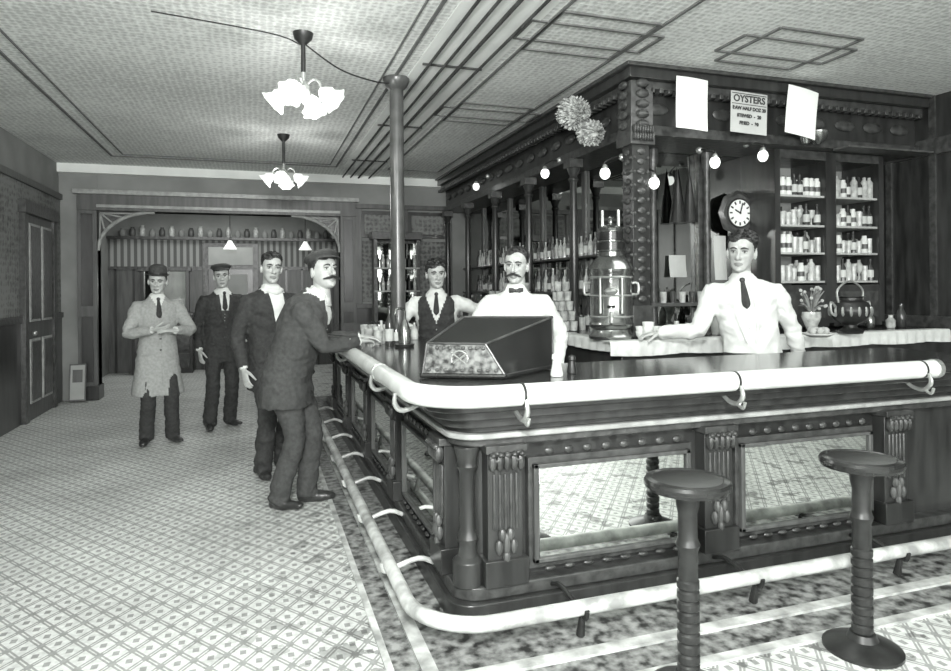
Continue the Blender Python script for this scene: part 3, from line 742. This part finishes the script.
b=MB(); p=pix(404,340,4.9); b.lathe([(.07,0),(.075,.02),(.0,.02)],(p.x,p.y,BT),IRON,seg=16); b.lathe([(.045,.02),(.05,.12),(.03,.17),(.018,.2)],(p.x,p.y,BT),NICKEL,seg=16); b.tube([(p.x,p.y,BT+.2),(p.x,p.y,BT+.27),(p.x-.06,p.y-.03,BT+.28),(p.x-.08,p.y-.04,BT+.24)],.01,NICKEL,seg=8,n=4); b.build('beer_tap')

# ---------------------------------------------------------------- people
def remesh(parts,voxel,sm):
    vs=[];fs=[];tags=[]
    for (pv,pf),tag in parts:
        o=len(vs); vs+=[tuple(v) for v in pv]
        for f in pf: fs.append(tuple(i+o for i in f)); tags.append(tag)
    me=bpy.data.meshes.new('tmp'); me.from_pydata(vs,[],fs); me.update()
    ob=bpy.data.objects.new('tmp',me); COL.objects.link(ob)
    r=ob.modifiers.new('r','REMESH'); r.mode='VOXEL'; r.voxel_size=voxel; r.use_smooth_shade=True
    if sm: s=ob.modifiers.new('s','SMOOTH'); s.factor=.5; s.iterations=sm
    dg=bpy.context.evaluated_depsgraph_get(); dg.update()
    out=bpy.data.meshes.new_from_object(ob.evaluated_get(dg))
    bvh=BVHTree.FromPolygons([V(v) for v in vs],fs)
    bpy.data.objects.remove(ob)
    ft=[]
    for p in out.polygons:
        h=bvh.find_nearest(p.center); ft.append(tags[h[2]] if h[2] is not None else tags[0])
    return out,ft
def finish(me,ft,matmap,name,parent,Mx,fold=0,regions=None):
    names=list(matmap.keys())
    me.materials.clear()
    for n in names: me.materials.append(matmap[n])
    for p,t_ in zip(me.polygons,ft):
        if regions:
            t2=regions(p.center,p.normal,t_)
            if t2: t_=t2
        p.material_index=names.index(t_); p.use_smooth=True
    if fold:
        sd_=R.random()*50
        nv=[v.normal.copy() for v in me.vertices]
        for v,n in zip(me.vertices,nv):
            c=v.co
            w0=noise.noise(V((c.x*5+sd_,c.y*5,c.z*5)))*1.5
            a=noise.noise(V((c.x*8+sd_,c.y*8,c.z*15+w0)))+.7*(1-2*abs(noise.noise(V((c.x*12+5,c.y*12+sd_,c.z*22+w0*2)))))-.3
            v.co=c+n*a*fold
    me.update()
    ob=bpy.data.objects.new(name,me); COL.objects.link(ob); ob.parent=parent; ob.matrix_local=Mx
    return ob
def ik(s,t,l1,l2,pole):
    s=V(s);t=V(t);d=t-s; L=d.length
    if L>(l1+l2)*.995: t=s+d.normalized()*(l1+l2)*.995; d=t-s; L=d.length
    a=(l1*l1-l2*l2+L*L)/(2*L); h=math.sqrt(max(l1*l1-a*a,0)); u=d/L
    p=V(pole); p=(p-u*p.dot(u)).normalized()
    return s+u*a+p*h,t
def hand(Wp,Dr,Nn,curl,hint):
    Dr=V(Dr).normalized(); Nn=V(Nn); Nn=(Nn-Dr*Nn.dot(Dr)).normalized(); S=Dr.cross(Nn)
    if S.dot(V(hint))<0: S=-S
    P=[]
    P.append(tube_geo([Wp-Dr*.04,Wp,Wp+Dr*.035,Wp+Dr*.085,Wp+Dr*.098],[(.026,.021),(.027,.019),(.038,.017),(.041,.014),(.034,.010)],seg=14,lat=S))
    for off,L in ((.031,.072),(.0105,.08),(-.0105,.075),(-.031,.058)):
        p=Wp+Dr*.082+S*off; a=curl*.5; pts=[p]; dd=S*off*.9
        for k,f in enumerate((.45,.3,.25)):
            p=p+((Dr*math.cos(a)+Nn*math.sin(a))+dd*(1 if k==0 else .3)).normalized()*L*f; pts.append(p); a+=curl
        P.append(tube_geo(pts,[.0095,.009,.008,.006],seg=9,lat=S))
    b0=Wp+Dr*.02+S*.026; P.append(tube_geo([b0,b0+(Dr*.6+S*.6+Nn*.25)*.04,b0+(Dr*.85+S*.55+Nn*.5*curl+Nn*.2)*.068,b0+(Dr*1.0+S*.45+Nn*.9*curl+Nn*.2)*.088],[.014,.012,.0095,.007],seg=9))
    return P
HEADR=[(0,-.072,-.028,.018),(.010,-.086,-.01,.033),(.028,-.091,.02,.046),(.052,-.090,.055,.056),(.08,-.088,.075,.063),(.105,-.087,.088,.068),(.13,-.086,.095,.071),(.155,-.089,.098,.0745),(.18,-.083,.096,.0745),(.205,-.065,.086,.066),(.223,-.040,.065,.048),(.235,-.005,.03,.02)]
def build_head(name,parent,M,hair=1.0,cap=None,mustache=0,full=1.0,hairline=.185,hat='cap'):
    path=[];rad=[]
    for z,f,bk,hw in HEADR: path.append(((0),(f+bk)/2,z)); rad.append((hw*full,(bk-f)/2))
    vs=[];fs=[];seg=28
    Q=catmull([(p[1],p[2],r[0],r[1]) for p,r in zip(path,rad)],3)
    for (cy,z,rx_,ry_) in Q:
        for k in range(seg):
            th=2*math.pi*k/seg;c_,s_=math.cos(th),math.sin(th)
            pw=2/2.25; c_=math.copysign(abs(c_)**pw,c_); s_=math.copysign(abs(s_)**pw,s_)
            v=V((c_*rx_,cy+s_*ry_,z))
            for ex in (-.032,.032):
                dd=((v.x-ex)/.02)**2+((v.z-.122)/.014)**2
                if v.y<-.03: v.y+=.014*math.exp(-dd)
            for ex in (-.045,.045):
                if v.y<-.02: v.y+=.006*math.exp(-(((v.x-ex)/.018)**2+((v.z-.07)/.018)**2))-.005*math.exp(-(((v.x-ex)/.016)**2+((v.z-.1)/.012)**2))
            vs.append(v)
    m=len(Q)
    for i in range(m-1):
        for k in range(seg): fs.append((i*seg+k,i*seg+(k+1)%seg,(i+1)*seg+(k+1)%seg,(i+1)*seg+k))
    fs.append(tuple(reversed(range(seg)))); fs.append(tuple((m-1)*seg+k for k in range(seg)))
    parts=[((vs,fs),'skin')]
    parts.append((tube_geo([(0,.025,.07),(0,.03,-.02),(0,.038,-.11)],[(.052,.056),(.054,.058),(.06,.062)],seg=16,lat=(1,0,0)),'skin'))
    parts.append((tube_geo([(0,-.082,.130),(0,-.099,.105),(0,-.115,.088),(0,-.108,.077)],[(.007,.01),(.009,.012),(.013,.012),(.012,.008)],seg=10,lat=(1,0,0),n=3),'skin'))
    for s in (-1,1):
        parts.append((ell_geo((s*.0135,-.096,.081),(.009,.011,.008)),'skin'))
        Me=Matrix.Rotation(s*.35,3,'Z')@Matrix.Rotation(.15,3,'X')
        parts.append((ell_geo((s*.0755*full,.012,.108),(.009,.021,.034),M=Me),'skin'))
        parts.append((tube_geo([(s*.012,-.088,.139),(s*.03,-.0925,.145),(s*.052,-.078,.139)],[.006,.008,.005],seg=8,n=3),'skin'))
        parts.append((tube_geo([(s*.015,-.082,.126),(s*.032,-.0835,.131),(s*.048,-.073,.124)],[.003,.004,.003],seg=8,n=3),'skin'))
    parts.append((tube_geo([(-.025,-.083,.049),(-.01,-.093,.052),(0,-.094,.0505),(.01,-.093,.052),(.025,-.083,.049)],[.003,.005,.005,.005,.003],seg=8,n=2),'lip'))
    parts.append((tube_geo([(-.02,-.084,.042),(0,-.0935,.041),(.02,-.084,.042)],[.003,.006,.003],seg=8,n=3),'lip'))
    parts.append((ell_geo((0,-.086,.016),(.018,.012,.014)),'skin'))
    me,ft=remesh(parts,.0042,2)
    def hl_(c):
        y=c.y
        if y<-.05: return hairline+.010*math.sin(c.x*55)-.25*abs(c.x)
        if y<.0: return (hairline-.014)-(y+.05)*1.35+.004*math.sin(c.x*55)
        if y<.03: return .105
        return max(.05,.105-(y-.03)*1.6)
    def reg(c,n,t_):
        if c.z<.05: return None
        if abs(c.x)>.0765*full and c.z<.14 and c.y>-.02 and c.y<.04: return None
        return 'hair' if c.z>hl_(c) else None
    for v in me.vertices:
        if reg(v.co,None,'skin'):
            k=min(1,max(0,(v.co.z-hl_(v.co))/.025)); k=k*k*(3-2*k)
            n_=noise.noise(V((v.co.x*22,v.co.y*22,v.co.z*60)))
            top=min(1,max(0,(v.co.z-.16)/.06))
            if cap: v.co+=v.normal*.004*k
            else: v.co+=v.normal*k*hair*(.006+.004*n_+.012*top*(1.25 if v.co.x>-.015 else .75))
    ob=finish(me,ft,{'skin':SKIN,'lip':SKIND,'hair':HAIR},name+'_head',parent,M,0,reg)
    q=MB()
    for s in (-1,1):
        q.ell((s*.032,-.0705,.1225),.0125,EYEW,seg=12,rings=8); q.ell((s*.032,-.0805,.1225),(.0062,.0035,.0062),HAIR,seg=10,rings=6)
        q.tube([(s*.012,-.094,.140),(s*.03,-.0995,.1465),(s*.054,-.084,.140)],[.0035,.0054,.002],HAIR,seg=6,n=3)
        q.tube([(s*.018,-.083,.1275),(s*.032,-.0866,.1298),(s*.046,-.077,.1255)],.0022,HAIR,seg=6,n=3)
    if mustache:
        k=mustache
        for s in (-1,1):
            q.tube([(0,-.103,.066),(s*.015,-.106,.063),(s*.034*k,-.097,.054),(s*.048*k,-.085,.044+.006*(k>1.2))],[(.008*k,.007),(.0105*k,.008),(.009*k,.007),(.002,.002)],HAIR,seg=8,n=3)
    if cap:
        n0=len(q.v)
        if hat=='bowler':
            Mc=Matrix.Translation((0,.006,.180))@Matrix.Rotation(math.radians(-4),4,'X')
            q.lathe([(.086,-.006),(.106,.002),(.110,.010),(.106,.008),(.084,.004),(.088,.03),(.088,.06),(.076,.09),(.045,.106),(0,.112)],(0,0,0),cap,seg=28)
            q.lathe([(.0885,.006),(.0905,.01),(.0895,.026),(.0875,.028)],(0,0,0),HAIR,seg=28)
        else:
            Mc=Matrix.Translation((0,.010,.186))@Matrix.Rotation(math.radians(-10),4,'X')
            q.lathe([(.084,-.008),(.087,.0),(.088,.010),(.104,.022),(.110,.032),(.106,.042),(.086,.054),(.045,.062),(0,.064)],(0,0,0),cap,seg=28)
        for i in range(n0,len(q.v)):
            v=q.v[i]; lump=1+.05*noise.noise(v*22) if hat=='cap' else 1; v=V((v.x*.95*lump,v.y*1.15*lump-.004,v.z)); q.v[i]=Mc@v
        if hat=='cap':
            vs=[];fs=[];n=14
            for i in range(n+1):
                a=math.pi*(1.2+.6*i/n)
                for rr,dz in ((.084,.0),(.112,-.012),(.130,-.026)):
                    f=.3+.7*math.sin(math.pi*i/n)
                    R0=.084+(rr-.084)*f*1.1
                    for tz in (0,.005): vs.append(Mc@V((R0*.95*math.cos(a),R0*1.15*math.sin(a)-.004,dz*f+tz)))
            for i in range(n):
                o=i*6;o2=o+6
                for k in (0,2): fs+= [(o+k,o+k+2,o2+k+2,o2+k),(o+k+1,o2+k+1,o2+k+3,o+k+3)]
                fs.append((o+4,o+5,o2+5,o2+4))
            q.add((vs,fs),cap)
    o=q.build(name+'_face',parent); o.matrix_local=M
def person(name,loc,theta,scale,jacket=SUIT,trouser=SUIT,style='suit',lean=(0,0),bend=0,rh=None,lh=None,rpole=(-.6,1,-.3),lpole=(.6,1,-.3),
           head=(0,0,0),cap=None,mustache=0,feet=None,rd=None,ld=None,rcurl=.35,lcurl=.35,tie=None,hlat=0,hair=1.0,headscale=1.0,full=1.0,hairline=.195,zoff=0,girth=1.0,hat='cap',hem=.765):
    E=empty(name); E.location=(loc[0],loc[1],zoff); E.rotation_euler=(0,0,theta); E.scale=(scale,)*3
    MW=Matrix.Translation((loc[0],loc[1],zoff))@Matrix.Rotation(theta,4,'Z')@Matrix.Scale(scale,4); MI=MW.inverted()
    up_=V((lean[0],lean[1],1)).normalized()
    def sp(z,x=0,y=0):
        b0=V((0,0,.9))
        return (b0+up_*(z-.9) if z>.9 else V((0,0,z)))+V((x,y+bend*max(0,z-1.1)**2*-2,0))
    ex=0.014 if style in('suit','coat') else .004
    G=girth
    T=[(.80,.150,.105),(.88,.168,.118),(.98,.165,.118),(1.08,.160,.116),(1.2,.172,.122),(1.32,.186,.126),(1.39,.182,.115),(1.435,.145,.092),(1.47,.085,.072),(1.50,.062,.062)]
    parts=[(tube_geo([sp(z) for z,_,_ in T],[((rx_+ex)*G,(ry_+ex)*G) for _,rx_,ry_ in T],seg=26,lat=(1,0,0),n=2,power=2.3),'jacket')]
    parts.append((tube_geo([sp(1.44),sp(1.527,0,-.004)],[(.066,.068),(.061,.063)],seg=18,lat=(1,0,0)),'shirt'))
    if style=='coat':
        S=[(1.05,.175,.13),(.9,.195,.15),(.7,.22,.168),(.56,.245,.185),(.505,.25,.19)]
        parts.append((tube_geo([V((0,0,z)) for z,_,_ in S],[(a_,b_) for _,a_,b_ in S],seg=24,lat=(1,0,0),power=2.3),'jacket'))
    elif style=='suit':
        S=[(1.05,.168,.125),(.9,.186,.138),(.80,.196,.145),(hem,.2,.148)]
        parts.append((tube_geo([sp(z) for z,_,_ in S],[(a_*G,b_*G) for _,a_,b_ in S],seg=24,lat=(1,0,0),power=2.3),'jacket'))
    if feet is None: feet=((-.10,0,.18),(.10,0,-.18))
    for i,s in enumerate((-1,1)):
        fx_,fy_,rot_=feet[i]; hip=V((s*.088,0,.90)); an=V((fx_,fy_,.09)); dr=V((math.sin(rot_)*-1,-math.cos(rot_),0)) 
        kn,_=ik(hip,an,.42,.42,(0,-1,0)); 
        parts.append((tube_geo([hip+V((0,0,.03)),hip.lerp(kn,.35),kn,kn.lerp(an,.5),an-V((0,0,.04))],[.098*G,.088*G,.073,.072,.07],seg=16,n=2),'trouser'))
        h0=V((an.x,an.y,.04))
        parts.append((tube_geo([h0-dr*.065,h0-dr*.05,h0+dr*.02,h0+dr*.10,h0+dr*.165,h0+dr*.195],[(.022,.02),(.034,.038),(.038,.042),(.042,.034),(.036,.025),(.018,.012)],seg=12,lat=dr.cross(V((0,0,1)))),'shoe'))
    tg='jacket' if style!='vest' else 'shirt'
    hands=[]
    for s,tgt,pole,hd,cu in ((-1,rh,rpole,rd,rcurl),(1,lh,lpole,ld,lcurl)):
        sh=sp(1.395,s*.175*G)
        if tgt is None: tl=sh+V((s*.075,-.07,-.53)); 
        else: tl=MI@V(tgt)
        el,wr=ik(sh,tl,.30,.265,pole)
        ar=.060 if style in('suit','coat') else .058
        a0=sp(1.375,s*.11)
        fa=(wr-el).normalized()
        parts.append((tube_geo([a0,sh,sh.lerp(el,.5),el,el.lerp(wr,.45),wr-fa*.012],[ar*1.1,ar*1.18,ar*1.08,ar*.98,ar*.86,ar*.7],seg=16,n=2),tg))
        parts.append((tube_geo([wr-fa*.03,wr+fa*.006],[.034,.033],seg=14),'shirt'))
        if hd is None: D_,N_,H_=fa,V((-s,0.15,0)),V((0,-1,.4))
        else:
            R3=MI.to_3x3(); D_,N_,H_=[R3@V(q_) for q_ in hd]
        hands+=[(h_,'skin') for h_ in hand(wr+fa*.01,D_,N_,cu,H_)]
    me,ft=remesh(parts,.0115,2)
    def reg(c,n,t_):
        x=c.x-sp(c.z).x; zz=.9+(c.z-.9)/max(up_.z,.5)
        if n.y<.1 and t_=='jacket':
            if style in('suit',) and zz>1.14 and abs(x)<.075*(zz-1.14)/.3+.004:
                return 'vest' if zz<1.28 else 'shirt'
        if style=='coat' and n.y<.1 and zz>1.36 and abs(x)<.05*(zz-1.36)/.1: return 'shirt'
        if style=='vest' and t_=='jacket':
            if zz>1.2 and n.y<.1 and abs(x)<.09*(zz-1.2)/.24: return 'shirt'
            if abs(x)>.165: return 'shirt'
            if zz<.93: return 'trouser'
        if style=='shirt' and t_=='jacket' and zz<.98 and abs(x)<.19: return 'trouser'
        return None
    body=finish(me,ft,{'jacket':jacket,'shirt':SHIRT,'trouser':trouser or jacket,'shoe':SHOE,'vest':SUIT2},name+'_body',E,Matrix.Identity(4),.010 if style!='coat' else .007,reg)
    bvh=BVHTree.FromPolygons([v.co.copy() for v in me.vertices],[tuple(p.vertices) for p in me.polygons])
    q=MB()
    def hit(x,z,off):
        o=V((x+sp(z).x,-.8,sp(z).z)); h=bvh.ray_cast(o,V((0,1,0)))
        return (h[0] if h[0] is not None else V((o.x,-.13,o.z)))+V((0,-off,0))
    def drape(L,Rr,off,m,n=10):
        vs=[];fs=[]
        LL=catmull(L,n);RR=catmull(Rr,n)
        for a_,b_ in zip(LL,RR):
            for k in range(4):
                t_=k/3; vs.append(hit(a_[0]*(1-t_)+b_[0]*t_,a_[1]*(1-t_)+b_[1]*t_,off*(1 if k in(1,2) else .4)))
        for i in range(len(LL)-1):
            for k in range(3): fs.append((i*4+k,i*4+k+1,(i+1)*4+k+1,(i+1)*4+k))
        q.add((vs,fs),m)
    if style in('suit','coat'):
        z0=1.14 if style=='suit' else 1.33
        for s in (-1,1):
            drape([(s*.002,z0),(s*.035,z0+(1.44-z0)*.5),(s*.055,1.455)],[(s*.02,z0+.02),(s*.10,z0+(1.44-z0)*.62),(s*.085,1.45)],.011,jacket)
        for k in range(4 if style=='coat' else 2): q.ell(hit(.012,z0-.04-.11*k,.004),(.011,.005,.011),SHOE,seg=10,rings=6)
        drape([(.0,z0),(.005,.95),(.01,.80 if style=='suit' else .6)],[(.018,z0),(.022,.95),(.028,.80 if style=='suit' else .6)],.007,jacket,6)
        for s in (-1,1): drape([(s*.09,.93),(s*.16,.93)],[(s*.09,.90),(s*.16,.90)],.01,jacket,4)
        if style=='suit' :
            for k in range(3): q.ell(hit(0,1.17+.035*k,.003),(.005,.003,.005),BRASS,seg=8,rings=5)
    if style in('vest','shirt'):
        for k in range(4): q.ell(hit(0,1.08+.07*k,.002),(.006,.003,.006),BRASS if style=='vest' else PAPERG,seg=8,rings=5)
    if style=='shirt':
        for s in (-1,1): drape([(s*.006,1.485),(s*.03,1.475)],[(s*.045,1.425),(s*.07,1.455)],.012,SHIRT,5)
        for s in (-1,1): drape([(s*.03,1.44),(s*.05,1.25),(s*.02,1.05)],[(s*.055,1.45),(s*.085,1.27),(s*.035,1.05)],.012,SHIRT,10)
        drape([(-.016,1.02),(-.016,1.44)],[(.016,1.02),(.016,1.44)],.005,SHIRT,10)
    for s in (-1,1):
        drape([(s*.003,1.482),(s*.028,1.49)],[(s*.025,1.435),(s*.055,1.46)],.012,SHIRT,4)
    if tie=='long':
        kn_=hit(0,1.47,.012); q.ell(kn_,(.019,.014,.019),HAIR,seg=10,rings=6)
        drape([(-.012,1.46),(-.022,1.38),(-.026,1.31),(-.003,1.28)],[(.012,1.46),(.022,1.38),(.026,1.31),(.003,1.28)],.017,SUIT,6)
    if tie=='bow':
        kn_=hit(0,1.478,.016); q.ell(kn_,(.011,.01,.012),HAIR,seg=10,rings=6)
        for s in (-1,1): q.tube([kn_,kn_+V((s*.022,0,.002)),kn_+V((s*.048,.012,.0))],[(.006,.008),(.008,.019),(.006,.022)],HAIR,seg=10,lat=(0,1,0))
    if tie=='scarf':
        drape([(-.02,1.2),(-.05,1.35),(-.06,1.47)],[(.02,1.2),(.05,1.35),(.06,1.47)],.02,SHIRT,8)
        q.tube([hit(-.06,1.475,.0),hit(0,1.46,.02),hit(.06,1.475,.0)],[.02,.026,.02],SHIRT,seg=8,n=4)
    if q.v: q.build(name+'_details',E,sharp=60)
    hm,hft=remesh(hands,.0042,2); finish(hm,hft,{'skin':SKIN},name+'_hands',E,Matrix.Identity(4),0)
    hp=sp(1.53)+V((hlat,-.015+ -bend*.1,0))
    MH=Matrix.Translation(hp)@Matrix.Rotation(head[0],4,'Z')@Matrix.Rotation(head[1],4,'X')@Matrix.Rotation(head[2],4,'Y')@Matrix.Scale(headscale,4)
    build_head(name,E,MH,hair,cap,mustache,full,hairline,hat)
    return E
rad=math.radians
person('man_in_overcoat',(-.925,7.2),rad(14),.965,jacket=COAT,trouser=SUIT,style='coat',rh=(-.93,6.93,1.13),lh=(-.74,6.93,1.12),
  rpole=(-1,.5,-.6),lpole=(1,.5,-.6),rd=((.9,-.1,.1),(0,.4,1),(0,0,1)),ld=((-.9,-.3,.05),(0,.3,-1),(0,-.3,1)),cap=SUIT2,head=(rad(-14),rad(8),rad(3)),feet=((-.11,0,.3),(.13,-.03,-.35)),tie='long',hat='bowler',full=1.06,headscale=1.03)
person('man_in_cap',(-.37,7.8),rad(16),1.0,jacket=SUIT,trouser=SUIT,cap=SUIT2,head=(rad(-12),rad(2),rad(-4)),tie='long',feet=((-.14,-.07,.2),(.10,.05,-.45)),lean=(.03,0),
  lh=(-.13,7.86,.93),lpole=(1,.6,-.2),headscale=1.03,hem=.72)
person('man_in_dark_suit',(.12,5.72),rad(24),1.015,jacket=SUIT,trouser=SUIT,head=(rad(-14),rad(2),rad(3)),tie='scarf',feet=((-.13,-.10,.2),(.10,.06,-.4)),lean=(-.02,0),hem=.68,headscale=1.04,full=.98,girth=1.03)
person('man_leaning_on_bar',(.20,4.79),rad(66),1.0,jacket=SUIT2,trouser=SUIT2,lean=(.0,-.32),bend=.14,rh=(.68,4.68,1.135),lh=(.74,5.02,1.14),
  rpole=(-.8,.6,-1),lpole=(.5,.9,-1),rd=((.75,.65,-.08),(0,0,-1),(-.5,.8,0)),ld=((.9,-.2,-.1),(0,0,-1),(0,-1,0)),rcurl=.5,cap=SUIT2,mustache=1.5,head=(rad(-34),rad(-10),rad(2)),feet=((-.08,.04,.15),(.09,-.10,-.25)),girth=1.15,full=1.08,headscale=1.05,hem=.70)
person('bartender',(1.56,5.85),rad(-16),.985,jacket=SUIT,trouser=SUIT,style='vest',rh=(1.28,5.62,1.16),lh=(1.98,5.60,1.2),
  rpole=(-1,.5,-.5),lpole=(1,.5,-.4),rd=((-.5,-.8,-.1),(0,0,-1),(1,0,0)),ld=((.6,-.7,-.1),(0,0,-1),(-1,0,0)),tie='long',head=(rad(12),rad(6),rad(-3)),headscale=1.07,full=1.06,hair=1.3,hairline=.188,girth=1.06)
person('bartender',(1.76,4.40),rad(-22),1.0,jacket=SHIRT,trouser=SUIT,style='shirt',rh=(1.36,4.12,1.13),lh=(2.02,4.28,.92),
  rpole=(-.8,.8,-.5),lpole=(.6,.8,-.2),rd=((-.7,-.6,-.2),(0,0,-1),(.5,-.5,0)),tie='bow',mustache=1.15,head=(rad(-12),rad(2),rad(2)),girth=1.05,headscale=1.05,hairline=.206)
person('bartender',(3.34,3.84),rad(-38),1.05,jacket=SHIRT,trouser=SUIT,style='shirt',rh=(2.80,4.18,1.16),lh=(3.72,3.80,.93),
  rpole=(-.3,-.2,-.5),lpole=(.7,.5,-.2),rd=((-.95,.25,-.12),(0,0,-1),(0,-1,0)),tie='long',head=(rad(-12),rad(4),rad(4)),headscale=1.1,girth=1.1,full=1.04,lean=(-.13,-.03),hair=1.3)

# ---------------------------------------------------------------- lights
def area(name,loc,tgt,sx,sy,e):
    l=bpy.data.lights.new(name,'AREA'); l.shape='RECTANGLE'; l.size=sx; l.size_y=sy; l.energy=e; l.color=(.985,1,.98)
    o=bpy.data.objects.new(name,l); COL.objects.link(o); o.location=loc
    o.rotation_euler=(V(tgt)-V(loc)).to_track_quat('-Z','Y').to_euler(); return o
area('front_fill_light',(1.5,YF+.1,1.8),(1.5,6,1.5),6,2.1,290)  # broad fill light added behind the camera
area('photographers_flash',(-.2,-.3,2.45),(1.2,5,2.6),.4,.4,250)
area('back_room_fill',(-.6,12,3.1),(-.6,12,0),2.5,1.5,36)  # fill light added under the back-room ceiling
area('serving_aisle_fill',(3.5,3.6,3.2),(3.5,3.6,0),2.0,.5,18)  # fill light below the solid ceiling, no skylight is modelled
wd=bpy.data.worlds.new('world'); scene.world=wd; wd.use_nodes=True
wd.node_tree.nodes['Background'].inputs[0].default_value=(.9,.95,.9,1); wd.node_tree.nodes['Background'].inputs[1].default_value=.3
scene.view_settings.view_transform='Standard'
scene.view_settings.look='None'
scene.view_settings.exposure=.15
scene.view_settings.gamma=1.08
